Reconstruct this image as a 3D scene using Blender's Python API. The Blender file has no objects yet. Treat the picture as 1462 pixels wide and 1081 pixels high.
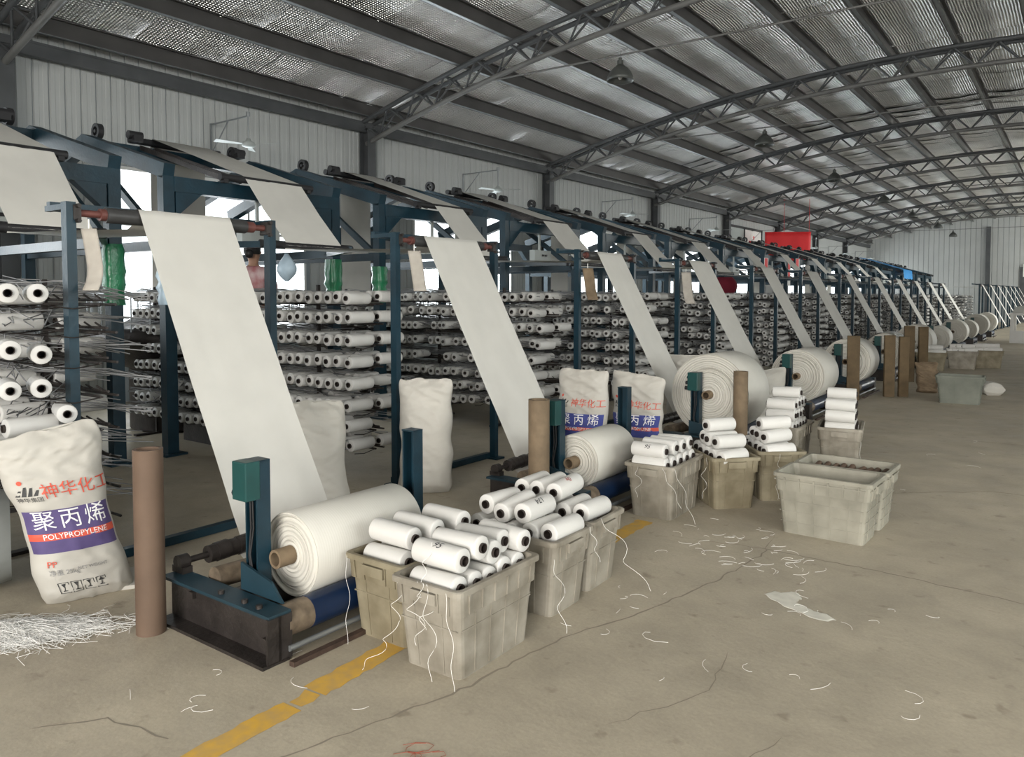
import bpy, bmesh, math, random
from mathutils import Vector, Matrix, noise
R = math.radians
PI = math.pi
random.seed(7)
S = bpy.context.scene
COL = S.collection

# ------------------------------------------------------------------ camera
FPX, HORIZON, VPX, CAM_H = 1100.0, 423.0, 1543.0, 1.5
PITCH = R(2.5)
PSI = math.atan((VPX - 731.0) / FPX * math.cos(PITCH))
cam_d = bpy.data.cameras.new('camera')
cam = bpy.data.objects.new('camera', cam_d)
COL.objects.link(cam)
cam_d.sensor_fit = 'HORIZONTAL'
cam_d.sensor_width = 36.0
cam_d.lens = FPX / 1462.0 * 36.0
cam_d.shift_y = -(540.5 - (HORIZON + FPX * math.tan(PITCH))) / 1462.0
cam.location = (0, 0, CAM_H)
cam.rotation_euler = (PI / 2 - PITCH, 0, PSI)
cam_d.clip_end = 200
S.camera = cam

# ------------------------------------------------------------------ light and exposure
S.view_settings.view_transform = 'Standard'
S.view_settings.look = 'None'
S.view_settings.gamma = 1.0
S.view_settings.use_curve_mapping = False
S.view_settings.exposure = 0.26
w = bpy.data.worlds.new('sky')
S.world = w
w.use_nodes = True
w.node_tree.nodes['Background'].inputs[0].default_value = (0.93, 0.965, 1.0, 1)
w.node_tree.nodes['Background'].inputs[1].default_value = 3.0

WX, EX = -10.9, 7.0            # left and right walls
Y0, Y1 = -7.0, 52.3            # near and far walls
BAY0, BAY = 4.0, 6.03          # first column, bay length
def roof(x): return 6.0 - 1.35 * ((x + 2.0) / 9.0) ** 2

def area(name, loc, rot, sx, sy, power, color=(1, 1, 1)):
    l = bpy.data.lights.new(name, 'AREA')
    l.shape = 'RECTANGLE'; l.size = sx; l.size_y = sy; l.energy = power; l.color = color
    o = bpy.data.objects.new(name, l)
    o.location = loc; o.rotation_euler = rot
    COL.objects.link(o)
    return o
WIN_W, WIN_Z0, WIN_Z1 = 3.3, 1.0, 3.3
for n in range(-1, 8):          # daylight falling through the windows of the left wall
    area('window_daylight', (WX - 1.0, BAY0 + BAY * (n + .5), 2.5), (0, -R(65), 0), 2.4, 3.4, 260, (0.95, 0.975, 1.0))
RIGHT_BAYS = (-1, 0, 4, 5, 6, 7)
for n in RIGHT_BAYS:             # and of the right wall
    area('window_daylight', (EX + 1.2, BAY0 + BAY * (n + .5), 3.2), (0, R(58), 0), 3.0, 4.6, 300 if n == 0 else (340 if n < 0 else 900), (1.0, 0.96, 0.90))
area('gate_daylight', (1.6, Y0 - 1.4, 3.0), (R(60), 0, 0), 7.4, 4.0, 1700, (1.0, 0.95, 0.88))

# ------------------------------------------------------------------ materials
def mat(name, col, rough=.6, metal=0, var=.0, scale=8., bump=0., bscale=40., col2=None, spec=.4, sub=None, coat=0):
    m = bpy.data.materials.new(name); m.use_nodes = True
    nt = m.node_tree; b = nt.nodes['Principled BSDF']
    b.inputs['Roughness'].default_value = rough
    b.inputs['Metallic'].default_value = metal
    b.inputs['Specular IOR Level'].default_value = spec
    b.inputs['Base Color'].default_value = (*col, 1)
    tc = nt.nodes.new('ShaderNodeTexCoord')
    if var > 0 or col2:
        n = nt.nodes.new('ShaderNodeTexNoise'); n.inputs['Scale'].default_value = scale
        n.inputs['Detail'].default_value = 6
        nt.links.new(tc.outputs['Object'], n.inputs['Vector'])
        rp = nt.nodes.new('ShaderNodeValToRGB')
        rp.color_ramp.elements[0].position = .32; rp.color_ramp.elements[1].position = .68
        c2 = col2 if col2 else tuple(c * (1 - var) for c in col)
        rp.color_ramp.elements[0].color = (*c2, 1); rp.color_ramp.elements[1].color = (*col, 1)
        nt.links.new(n.outputs['Fac'], rp.inputs['Fac'])
        nt.links.new(rp.outputs['Color'], b.inputs['Base Color'])
    if bump > 0:
        n2 = nt.nodes.new('ShaderNodeTexNoise'); n2.inputs['Scale'].default_value = bscale
        n2.inputs['Detail'].default_value = 4
        nt.links.new(tc.outputs['Object'], n2.inputs['Vector'])
        bp = nt.nodes.new('ShaderNodeBump'); bp.inputs['Strength'].default_value = bump
        bp.inputs['Distance'].default_value = .02
        nt.links.new(n2.outputs['Fac'], bp.inputs['Height'])
        nt.links.new(bp.outputs['Normal'], b.inputs['Normal'])
    return m

def wave_mat(name, col, axis, scale, rough=.7, strength=.3, col2=None, metal=0, dist=0.):
    """base colour with a fine banded relief along one axis (yarn windings, weave, fluting)"""
    m = mat(name, col, rough, metal, var=.0 if col2 else .06, scale=5, col2=col2)
    nt = m.node_tree; b = nt.nodes['Principled BSDF']
    tc = nt.nodes.new('ShaderNodeTexCoord')
    wv = nt.nodes.new('ShaderNodeTexWave'); wv.bands_direction = axis
    wv.inputs['Scale'].default_value = scale; wv.inputs['Distortion'].default_value = dist
    wv.inputs['Detail'].default_value = 2
    nt.links.new(tc.outputs['Object'], wv.inputs['Vector'])
    bp = nt.nodes.new('ShaderNodeBump'); bp.inputs['Strength'].default_value = strength
    bp.inputs['Distance'].default_value = .004
    nt.links.new(wv.outputs['Fac'], bp.inputs['Height'])
    nt.links.new(bp.outputs['Normal'], b.inputs['Normal'])
    return m

M = {}
def floor_material():
    m = mat('concrete_floor', (.40, .365, .305), .62, 0, spec=.35)
    nt = m.node_tree; b = nt.nodes['Principled BSDF']; L = nt.links.new
    tc = nt.nodes.new('ShaderNodeTexCoord')
    def nz(scale, det, rough=.6, dist=0.):
        n = nt.nodes.new('ShaderNodeTexNoise'); n.inputs['Scale'].default_value = scale
        n.inputs['Detail'].default_value = det; n.inputs['Roughness'].default_value = rough
        n.inputs['Distortion'].default_value = dist
        L(tc.outputs['Object'], n.inputs['Vector']); return n
    def ramp(n, p0, c0, p1, c1):
        r = nt.nodes.new('ShaderNodeValToRGB'); e = r.color_ramp.elements
        e[0].position = p0; e[1].position = p1; e[0].color = (*c0, 1); e[1].color = (*c1, 1)
        L(n.outputs['Fac'], r.inputs['Fac']); return r
    def mul(a, c, f=1.0):
        x = nt.nodes.new('ShaderNodeMix'); x.data_type = 'RGBA'; x.blend_type = 'MULTIPLY'
        x.inputs[0].default_value = f
        L(a, x.inputs[6]); L(c, x.inputs[7]); return x.outputs[2]
    base = ramp(nz(.55, 5), .3, (.375, .335, .262), .7, (.475, .42, .322))
    mid = ramp(nz(3.2, 8, .65, .4), .28, (.80, .80, .80), .62, (1.0, 1.0, 1.0))
    spot = ramp(nz(9.0, 3, .5), .26, (.60, .58, .56), .36, (1, 1, 1))
    fine = ramp(nz(70, 4), .3, (.90, .90, .90), .7, (1.04, 1.03, 1.02))
    c = mul(base.outputs[0], mid.outputs[0]); c = mul(c, spot.outputs[0], .7); c = mul(c, fine.outputs[0])
    L(c, b.inputs['Base Color'])
    rr = ramp(nz(2.2, 6), .3, (.42,) * 3, .7, (.72,) * 3)
    L(rr.outputs[0], b.inputs['Roughness'])
    bp = nt.nodes.new('ShaderNodeBump'); bp.inputs['Strength'].default_value = .18; bp.inputs['Distance'].default_value = .01
    L(nz(25, 6).outputs['Fac'], bp.inputs['Height']); L(bp.outputs['Normal'], b.inputs['Normal'])
    return m
M['floor'] = floor_material()
def foil_material():
    m = mat('roof_foil', (.96, .96, .95), .30, 1.0, var=.16, scale=1.6)
    nt = m.node_tree; b = nt.nodes['Principled BSDF']; L = nt.links.new
    tc = nt.nodes.new('ShaderNodeTexCoord')
    mp = nt.nodes.new('ShaderNodeMapping'); mp.inputs['Scale'].default_value = (1, 1, 1)
    L(tc.outputs['Object'], mp.inputs['Vector'])
    w1 = nt.nodes.new('ShaderNodeTexWave'); w1.bands_direction = 'X'; w1.inputs['Scale'].default_value = 7; w1.inputs['Distortion'].default_value = 1.5
    w2 = nt.nodes.new('ShaderNodeTexWave'); w2.bands_direction = 'Y'; w2.inputs['Scale'].default_value = 7; w2.inputs['Distortion'].default_value = 1.5
    n = nt.nodes.new('ShaderNodeTexNoise'); n.inputs['Scale'].default_value = 6; n.inputs['Detail'].default_value = 5
    for q in (w1, w2, n): L(mp.outputs[0], q.inputs['Vector'])
    a = nt.nodes.new('ShaderNodeMath'); a.operation = 'MULTIPLY_ADD'; L(w1.outputs['Fac'], a.inputs[0]); a.inputs[1].default_value = .9; L(w2.outputs['Fac'], a.inputs[2])
    a2 = nt.nodes.new('ShaderNodeMath'); a2.operation = 'MULTIPLY_ADD'; L(n.outputs['Fac'], a2.inputs[0]); a2.inputs[1].default_value = 1.6; L(a.outputs[0], a2.inputs[2])
    bp = nt.nodes.new('ShaderNodeBump'); bp.inputs['Strength'].default_value = .9; bp.inputs['Distance'].default_value = .03
    L(a2.outputs[0], bp.inputs['Height']); L(bp.outputs['Normal'], b.inputs['Normal'])
    return m
M['foil'] = foil_material()
M['wall'] = mat('white_sheet_metal', (.42, .435, .43), .45, 0, var=.10, scale=1.2, bump=.05, bscale=6)
M['walldark'] = mat('sheet_metal_joint', (.30, .33, .35), .6, 0)
M['steel'] = mat('dark_painted_steel', (.085, .09, .095), .5, .2, var=.25, scale=3)
M['purlin'] = mat('purlin_steel', (.085, .082, .08), .45, .4, var=.25, scale=2)
M['chord'] = mat('grey_painted_chord', (.17, .17, .165), .5, .2, var=.25, scale=3)
M['galv'] = mat('galvanised_steel', (.33, .35, .36), .4, .7, var=.2, scale=4)
M['blue'] = mat('dark_blue_paint', (.006, .031, .049), .42, 0, var=.35, scale=7, bump=.08)
M['blue2'] = mat('light_blue_paint', (.013, .040, .058), .5, 0, var=.3, scale=5)
M['bright_blue'] = mat('bright_blue_sheet', (.04, .28, .66), .5, 0, var=.15, scale=3)
M['teal'] = mat('teal_box_paint', (.009, .060, .057), .4, 0, var=.2, scale=9)
M['black'] = mat('black_rubber', (.02, .02, .022), .55, 0, var=.3, scale=12)
M['grease'] = mat('greasy_dark_steel', (.045, .038, .035), .45, .3, var=.5, scale=9, bump=.2)
M['rust'] = mat('rusted_steel', (.10, .065, .05), .6, .3, var=.5, scale=14, bump=.2)
M['roller'] = mat('roller_rubber', (.06, .06, .06), .45, .2, var=.4, scale=6)
M['roller_blue'] = mat('blue_roller_paint', (.006, .020, .060), .35, 0, var=.5, scale=5)
M['roller_red'] = mat('red_primer_shaft', (.16, .06, .05), .5, .2, var=.3, scale=9)
M['worn'] = mat('worn_roller_end', (.22, .17, .12), .55, .2, var=.5, scale=20)
M['fabric'] = wave_mat('white_woven_fabric', (.585, .575, .535), 'Y', 60, .62, .10)
M['fabric_roll'] = wave_mat('white_fabric_roll', (.57, .555, .505), 'Y', 24, .6, .08)
M['roll_end'] = mat('fabric_roll_end', (.62, .60, .54), .75, 0, var=.25, scale=7, bump=.1, bscale=90)
def ring_material():
    m = mat('fabric_roll_end', (.60, .58, .52), .75, 0)
    nt = m.node_tree; b = nt.nodes['Principled BSDF']; L = nt.links.new
    tc = nt.nodes.new('ShaderNodeTexCoord'); wv = nt.nodes.new('ShaderNodeTexWave'); wv.wave_type = 'RINGS'; wv.rings_direction = 'Y'
    wv.inputs['Scale'].default_value = 15; wv.inputs['Distortion'].default_value = .5; wv.inputs['Detail'].default_value = 3; wv.inputs['Detail Scale'].default_value = 3
    L(tc.outputs['Object'], wv.inputs['Vector'])
    rp = nt.nodes.new('ShaderNodeValToRGB'); rp.color_ramp.elements[0].color = (.44, .425, .38, 1); rp.color_ramp.elements[1].color = (.58, .56, .505, 1)
    rp.color_ramp.elements[0].position = .05; rp.color_ramp.elements[1].position = .45
    L(wv.outputs['Fac'], rp.inputs['Fac']); L(rp.outputs['Color'], b.inputs['Base Color'])
    return m
M['roll_end'] = ring_material()
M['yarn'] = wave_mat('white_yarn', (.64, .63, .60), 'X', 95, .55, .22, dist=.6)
M['yarn_shaded'] = wave_mat('shaded_rack_yarn', (.55, .545, .525), 'X', 95, .6, .22, dist=.6)  # shade inside the racks put into the colour, greyer than the crate yarn
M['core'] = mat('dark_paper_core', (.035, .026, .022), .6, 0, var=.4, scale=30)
M['card'] = mat('brown_cardboard', (.13, .085, .058), .75, 0, var=.22, scale=6, bump=.06)
M['card2'] = mat('worn_cardboard', (.20, .145, .09), .8, 0, var=.4, scale=9, bump=.15)
M['wood'] = mat('brown_wood', (.125, .085, .042), .75, 0, var=.4, scale=7, bump=.15)
M['crate'] = mat('grey_plastic_crate', (.31, .285, .235), .6, 0, col2=(.17, .15, .115), scale=7.0, bump=.05)
M['crate_y'] = mat('yellowed_plastic_crate', (.25, .22, .15), .6, 0, col2=(.14, .115, .07), scale=7.0, bump=.05)
M['crate_g'] = mat('green_grey_plastic_crate', (.31, .295, .24), .6, 0, col2=(.21, .20, .16), scale=6.0, bump=.05)
M['crate_d'] = mat('dark_green_grey_crate', (.19, .20, .165), .6, 0, col2=(.13, .14, .115), scale=5.0)
M['sack'] = wave_mat('woven_sack', (.47, .45, .405), 'Z', 110, .6, .12)
def crumple(m, scale, strength):
    nt = m.node_tree; b = nt.nodes['Principled BSDF']; old = b.inputs['Normal'].links[0].from_node
    tc = nt.nodes.new('ShaderNodeTexCoord'); mp = nt.nodes.new('ShaderNodeMapping'); mp.inputs['Scale'].default_value = (1, 1, 1.9)
    n = nt.nodes.new('ShaderNodeTexNoise'); n.noise_type = 'RIDGED_MULTIFRACTAL'; n.inputs['Scale'].default_value = scale; n.inputs['Detail'].default_value = 3
    bp = nt.nodes.new('ShaderNodeBump'); bp.inputs['Strength'].default_value = strength; bp.inputs['Distance'].default_value = .012
    nt.links.new(tc.outputs['Object'], mp.inputs['Vector']); nt.links.new(mp.outputs[0], n.inputs['Vector']); nt.links.new(n.outputs['Fac'], bp.inputs['Height'])
    nt.links.new(old.outputs['Normal'], bp.inputs['Normal']); nt.links.new(bp.outputs['Normal'], b.inputs['Normal'])
crumple(M['sack'], 4.0, .45)
M['purple'] = mat('purple_print', (.095, .07, .19), .6, 0, var=.15, scale=20)
M['navy'] = mat('blue_print', (.05, .065, .27), .6, 0, var=.2, scale=20)
M['red'] = mat('red_print', (.66, .10, .06), .6, 0, var=.15, scale=20)
M['white_print'] = mat('white_print', (.80, .80, .80), .6)
M['dark_print'] = mat('dark_print', (.04, .04, .04), .6)
M['grey_print'] = mat('grey_print', (.22, .22, .22), .6)
M['ink'] = mat('marker_ink', (.02, .02, .025), .5)
M['ink_red'] = mat('red_marker_ink', (.35, .05, .04), .5)
M['thread'] = mat('white_thread', (.88, .87, .84), .7)
M['yarn_grey'] = mat('grey_yarn_strands', (.27, .275, .28), .7)
M['plastic'] = mat('clear_plastic_film', (.62, .62, .58), .18, 0, var=.2, scale=8, bump=.3, bscale=9, spec=.7)
M['yellow'] = mat('worn_yellow_paint', (.62, .36, .045), .6, 0, col2=(.47, .31, .11), scale=16)
M['crack'] = mat('crack_dirt', (.24, .21, .165), .9)
M['spill'] = mat('white_spill', (.66, .64, .56), .7, 0, var=.2, scale=14)
M['banner'] = mat('red_banner', (.80, .035, .04), .6, 0, var=.1, scale=2)
M['maroon'] = mat('maroon_cloth', (.20, .012, .03), .8, 0, var=.2, scale=6)
M['green'] = mat('green_film', (.015, .20, .085), .3, 0, var=.5, scale=6, bump=.2, spec=.6)
M['paper'] = mat('old_paper', (.40, .37, .325), .8, 0, var=.15, scale=12)
M['skin'] = mat('skin', (.42, .24, .16), .5)
M['hair'] = mat('black_hair', (.012, .010, .010), .5)
M['shirt'] = mat('pink_white_shirt', (.55, .42, .42), .8, 0, col2=(.34, .10, .11), scale=9)
M['trouser'] = mat('dark_trousers', (.03, .035, .05), .8)
M['lamp'] = mat('lamp_enamel', (.08, .085, .08), .4, .3)
M['lampin'] = mat('lamp_inner_enamel', (.5, .5, .48), .4)
M['white'] = mat('white_paint', (.78, .78, .76), .5, 0, var=.06, scale=4)
M['panelgrey'] = mat('grey_control_panel', (.35, .38, .37), .5)
M['lightblue'] = mat('pale_blue_film', (.55, .70, .82), .3, 0, var=.3, scale=6, bump=.2)
def glass_material():
    m = bpy.data.materials.new('window_glass'); m.use_nodes = True
    nt = m.node_tree; nt.nodes.clear()
    o = nt.nodes.new('ShaderNodeOutputMaterial'); mx = nt.nodes.new('ShaderNodeMixShader')
    t = nt.nodes.new('ShaderNodeBsdfTransparent'); g = nt.nodes.new('ShaderNodeBsdfGlossy')
    g.inputs['Roughness'].default_value = .05
    t.inputs[0].default_value = (.96, .98, .98, 1)
    mx.inputs[0].default_value = .06
    nt.links.new(t.outputs[0], mx.inputs[1]); nt.links.new(g.outputs[0], mx.inputs[2]); nt.links.new(mx.outputs[0], o.inputs[0])
    return m
M['glass'] = glass_material()

# ------------------------------------------------------------------ mesh helpers
class MB:
    def __init__(s): s.v = []; s.f = []; s.sm = []; s.mi = []
    def add(s, vs, fs, smooth=False, mi=0):
        o = len(s.v); s.v += [tuple(p) for p in vs]
        for f in fs: s.f.append(tuple(i + o for i in f)); s.sm.append(smooth); s.mi.append(mi)
        return s
    def box(s, c, d, rot=None, mi=0):
        hx, hy, hz = d[0] / 2, d[1] / 2, d[2] / 2
        vs = [Vector((x, y, z)) for z in (-hz, hz) for y in (-hy, hy) for x in (-hx, hx)]
        if rot is not None: vs = [rot @ p for p in vs]
        vs = [p + Vector(c) for p in vs]
        return s.add(vs, [(0, 2, 3, 1), (4, 5, 7, 6), (0, 1, 5, 4), (2, 6, 7, 3), (0, 4, 6, 2), (1, 3, 7, 5)], False, mi)
    def bar(s, a, b, wd, ht, mi=0, upv=(0, 0, 1)):
        a, b = Vector(a), Vector(b); d = (b - a); l = d.length; x = d.normalized()
        u = Vector(upv)
        if abs(x.dot(u)) > .98: u = Vector((0, 1, 0))
        y = u.cross(x).normalized(); z = x.cross(y)
        rot = Matrix((x, y, z)).transposed()
        return s.box((a + b) / 2, (l, wd, ht), rot, mi)
    def cyl(s, a, b, r, n=12, r2=None, cap=True, mi=0, hole=0.):
        a, b = Vector(a), Vector(b); x = (b - a).normalized()
        u = Vector((0, 0, 1)) if abs(x.z) < .9 else Vector((0, 1, 0))
        y = u.cross(x).normalized(); z = x.cross(y)
        r2 = r if r2 is None else r2
        def ring(p, q): return [p + (y * math.cos(t) + z * math.sin(t)) * q for t in (2 * PI * i / n for i in range(n))]
        s.add(ring(a, r) + ring(b, r2), [(i, (i + 1) % n, n + (i + 1) % n, n + i) for i in range(n)], True, mi)
        if hole > 0:
            ra, rb = ring(a, r), ring(b, r2); ha, hb = ring(a, hole), ring(b, hole)
            s.add(ra + ha, [((i + 1) % n, i, n + i, n + (i + 1) % n) for i in range(n)], False, mi)
            s.add(rb + hb, [(i, (i + 1) % n, n + (i + 1) % n, n + i) for i in range(n)], False, mi)
            s.add(ha + hb, [((i + 1) % n, i, n + i, n + (i + 1) % n) for i in range(n)], True, mi)
        elif cap:
            s.add(ring(a, r), [tuple(reversed(range(n)))], False, mi)
            s.add(ring(b, r2), [tuple(range(n))], False, mi)
        return s
    def tube(s, pts, r, n=5, mi=0):
        pts = [Vector(p) for p in pts]; rings = []
        for i, p in enumerate(pts):
            d = (pts[min(i + 1, len(pts) - 1)] - pts[max(i - 1, 0)])
            d = d.normalized() if d.length > 1e-9 else Vector((1, 0, 0))
            u = Vector((0, 0, 1)) if abs(d.z) < .9 else Vector((0, 1, 0))
            y = u.cross(d).normalized(); z = d.cross(y)
            rings += [p + (y * math.cos(t) + z * math.sin(t)) * r for t in (2 * PI * k / n for k in range(n))]
        fs = []
        for i in range(len(pts) - 1):
            for k in range(n):
                fs.append((i * n + k, i * n + (k + 1) % n, (i + 1) * n + (k + 1) % n, (i + 1) * n + k))
        return s.add(rings, fs, True, mi)
    def loft(s, loops, closed=True, cap0=False, cap1=False, smooth=True, mi=0):
        n = len(loops[0]); vs = [p for l in loops for p in l]; fs = []
        for i in range(len(loops) - 1):
            for k in range(n if closed else n - 1):
                fs.append((i * n + k, i * n + (k + 1) % n, (i + 1) * n + (k + 1) % n, (i + 1) * n + k))
        s.add(vs, fs, smooth, mi)
        if cap0: s.add(loops[0], [tuple(reversed(range(n)))], False, mi)
        if cap1: s.add(loops[-1], [tuple(range(n))], False, mi)
        return s
    def lathe(s, prof, c=(0, 0, 0), n=24, mi=0):
        loops = [[Vector((c[0] + r * math.cos(t), c[1] + r * math.sin(t), c[2] + z)) for t in (2 * PI * i / n for i in range(n))] for r, z in prof]
        return s.loft(loops, True, mi=mi)
    def mesh(s, name, mats):
        me = bpy.data.meshes.new(name)
        me.from_pydata(s.v, [], s.f)
        for m in (mats if isinstance(mats, (list, tuple)) else [mats]):
            me.materials.append(M[m] if isinstance(m, str) else m)
        me.polygons.foreach_set('use_smooth', s.sm); me.polygons.foreach_set('material_index', s.mi)
        me.update(); return me
    def build(s, name, mats, parent=None):
        return link(name, s.mesh(name, mats), parent)

def link(name, data, parent=None):
    o = bpy.data.objects.new(name, data); COL.objects.link(o)
    if parent is not None: o.parent = parent
    return o
def empty(name, loc=(0, 0, 0), rz=0):
    o = link(name, None); o.location = loc; o.rotation_euler.z = rz; o.empty_display_size = .1
    return o
def tag(o, label=None, cat=None, group=None, kind=None):
    if label: o['label'] = label
    if cat: o['category'] = cat
    if group: o['group'] = group
    if kind: o['kind'] = kind
    return o
def clone(o, parent=None):
    c = o.copy(); COL.objects.link(c); c.parent = parent
    for ch in list(o.children): clone(ch, c)
    return c
def struct(o): o['kind'] = 'structure'; return o
def rrect(hx, hy, r, z, seg=3):
    pts = []
    for cx, cy, a0 in ((hx - r, hy - r, 0), (-hx + r, hy - r, 90), (-hx + r, -hy + r, 180), (hx - r, -hy + r, 270)):
        for k in range(seg + 1):
            a = R(a0 + 90 * k / seg); pts.append(Vector((cx + r * math.cos(a), cy + r * math.sin(a), z)))
    return pts
def bevel(o, wd=.004, seg=2):
    m = o.modifiers.new('bevel', 'BEVEL'); m.width = wd; m.segments = seg; m.limit_method = 'ANGLE'; m.angle_limit = R(40)
    return o
def fix_normals(me):
    bm = bmesh.new(); bm.from_mesh(me); bmesh.ops.recalc_face_normals(bm, faces=bm.faces); bm.to_mesh(me); bm.free()
def text_polys(txt, size, fine=None, shear=0):
    c = bpy.data.curves.new('t', 'FONT'); c.body = txt; c.size = size; c.align_x = 'CENTER'; c.align_y = 'CENTER'; c.resolution_u = 2
    c.shear = shear
    o = bpy.data.objects.new('t', c); COL.objects.link(o)
    bpy.context.view_layer.update()
    dg = bpy.context.evaluated_depsgraph_get()
    me = bpy.data.meshes.new_from_object(o.evaluated_get(dg))
    bpy.data.objects.remove(o)
    bm = bmesh.new(); bm.from_mesh(me); bpy.data.meshes.remove(me)
    bmesh.ops.triangulate(bm, faces=bm.faces)
    if fine:
        for _ in range(4):
            e = [x for x in bm.edges if x.calc_length() > fine]
            if not e: break
            bmesh.ops.subdivide_edges(bm, edges=e, cuts=1)
            bmesh.ops.triangulate(bm, faces=bm.faces)
    bm.verts.index_update()
    vs = [v.co.copy() for v in bm.verts]; fs = [tuple(v.index for v in f.verts) for f in bm.faces]
    bm.free(); return vs, fs

# ================================================================== SETTING
# ---- floor
b = MB(); b.add([(WX - .3, Y0, 0), (EX + .3, Y0, 0), (EX + .3, Y1 + .3, 0), (WX - .3, Y1 + .3, 0)], [(0, 1, 2, 3)])
floor = struct(b.build('floor', 'floor'))
# worn yellow lane marking
def strip(path, hw, z, jit, name, m, seed=0, taper=False):
    rnd = random.Random(seed); L, Rr = [], []
    for i, (x, y) in enumerate(path):
        a, c = Vector(path[max(i - 1, 0)]), Vector(path[min(i + 1, len(path) - 1)])
        d = (c - a).normalized(); nrm = Vector((-d.y, d.x)); q = hw * (1 - .8 * abs(2 * i / (len(path) - 1) - 1) ** 4 if taper else 1)
        L.append((x + nrm.x * (q + rnd.uniform(-jit, jit)), y + nrm.y * (q + rnd.uniform(-jit, jit)), z))
        Rr.append((x - nrm.x * (q + rnd.uniform(-jit, jit)), y - nrm.y * (q + rnd.uniform(-jit, jit)), z))
    n = len(path)
    bb = MB(); bb.add(L + Rr, [(n + i, n + i + 1, i + 1, i) for i in range(n - 1)])
    return bb.build(name, m, floor)
def dense(pts, step, wob=0., seed=1):
    rnd = random.Random(seed); out = []
    for (x0, y0), (x1, y1) in zip(pts[:-1], pts[1:]):
        k = max(1, int(math.hypot(x1 - x0, y1 - y0) / step))
        for i in range(k):
            t = i / k; out.append((x0 + (x1 - x0) * t + rnd.uniform(-wob, wob), y0 + (y1 - y0) * t + rnd.uniform(-wob, wob)))
    out.append(pts[-1]); return out
strip(dense([(-2.245, .7), (-2.275, 1.35), (-2.285, 1.74)], .035), .052, .0012, .006, 'painted_line', 'yellow', 3)
strip(dense([(-2.287, 1.755), (-2.30, 1.85)], .035), .036, .0012, .014, 'painted_line', 'yellow', 4)
strip(dense([(-2.305, 1.86), (-2.34, 2.42), (-2.31, 3.1)], .035), .058, .0012, .007, 'painted_line', 'yellow', 5)
strip(dense([(-2.30, 3.9), (-2.30, 4.62)], .035), .055, .0012, .01, 'painted_line', 'yellow', 6)
strip(dense([(-2.28, 5.6), (-2.28, 6.5)], .05), .055, .0012, .01, 'painted_line', 'yellow', 6)
for i, (pts, hw) in enumerate((
        ([(-2.15, 1.2), (-2.05, 1.54), (-1.86, 2.20), (-1.80, 2.8), (-1.66, 3.19), (-1.51, 3.85), (-1.45, 4.44), (-1.5, 4.8)], .0045),
        ([(-2.02, 4.43), (-1.44, 4.53), (-.86, 4.52), (-.19, 4.46), (1.6, 4.4)], .005),
        ([(-2.9, 1.1), (-2.75, 1.3), (-2.45, 1.36)], .004),
        ([(-1.3, 2.3), (-1.1, 2.75), (-1.16, 3.1)], .002), ([(-.9, 2.1), (-.78, 2.6)], .0018),
        ([(-1.5, 6.1), (-.5, 6.9), (1.2, 7.1)], .004), ([(-1.0, 9.2), (1.5, 9.4)], .006))):
    strip(dense(pts, .05, .011, i), hw, .001, hw * .5, 'floor_crack', 'crack', i, True)

# ---- ceiling: arched steel roof with foil insulation
ceil = struct(empty('ceiling', (0, 0, 0)))
b = MB()                                             # outer roof skin
xs = [WX - .4 + (EX - WX + .8) * i / 24 for i in range(25)]
b.add([(x, y, roof(x) + .36) for y in (Y0 - .3, Y1 + .3) for x in xs], [(i, 25 + i, 26 + i, i + 1) for i in range(24)], True)
b.build('roof_sheet', 'galv', ceil)
rnd = random.Random(11)
nx = 72; yy = Y0; k = 0
while yy < Y1:
    wd = rnd.choice((.60, .64, .68, .62)); ye = min(yy + wd, Y1 + .05); ny = 5
    tilt = rnd.uniform(-.045, .045); dz = rnd.uniform(0, .012); tx = rnd.uniform(-.03, .03)
    vs = []
    for j in range(ny + 1):
        y = yy - .015 + (ye - yy + .03) * j / ny
        for i in range(nx + 1):
            x = WX - .15 + (EX - WX + .3) * i / nx
            ph = ((x + .86) / 1.08) % 1.0
            sag = -.035 * math.sin(PI * ph) ** 2
            nz = noise.noise(Vector((x * 1.1, y * 1.5, k))) * .018 + noise.noise(Vector((x * 3.1, y * 2.6, k + 9))) * .008
            vs.append((x, y, roof(x) + .245 + sag + nz + tilt * (j / ny - .5) + dz))
    f = [(j * (nx + 1) + i, (j + 1) * (nx + 1) + i, (j + 1) * (nx + 1) + i + 1, j * (nx + 1) + i + 1) for j in range(ny) for i in range(nx)]
    MB().add(vs, f, True).build('foil_sheet', 'foil', ceil)
    yy = ye; k += 1
xp = -.86 - 1.08 * 9
PUR = [xp + 1.08 * i for i in range(17)]
pb = MB()
pb.box((0, 0, .12), (.022, Y1 - Y0, .24)); pb.box((.032, 0, .008), (.065, Y1 - Y0, .016), mi=1); pb.box((.032, 0, .23), (.065, Y1 - Y0, .016)); pb.box((.06, 0, .022), (.014, Y1 - Y0, .03))  # lower flange in paler steel: its lit edge is put into the colour
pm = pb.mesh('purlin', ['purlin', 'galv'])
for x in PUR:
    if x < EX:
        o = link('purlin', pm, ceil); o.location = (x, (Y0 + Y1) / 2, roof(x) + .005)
# eaves beam along the left wall
b = MB(); b.box((WX + .17, (Y0 + Y1) / 2, 4.60), (.10, Y1 - Y0, .16)); b.box((WX + .10, (Y0 + Y1) / 2, 4.69), (.26, Y1 - Y0, .03))
b.build('eaves_beam', 'steel', ceil)

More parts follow.
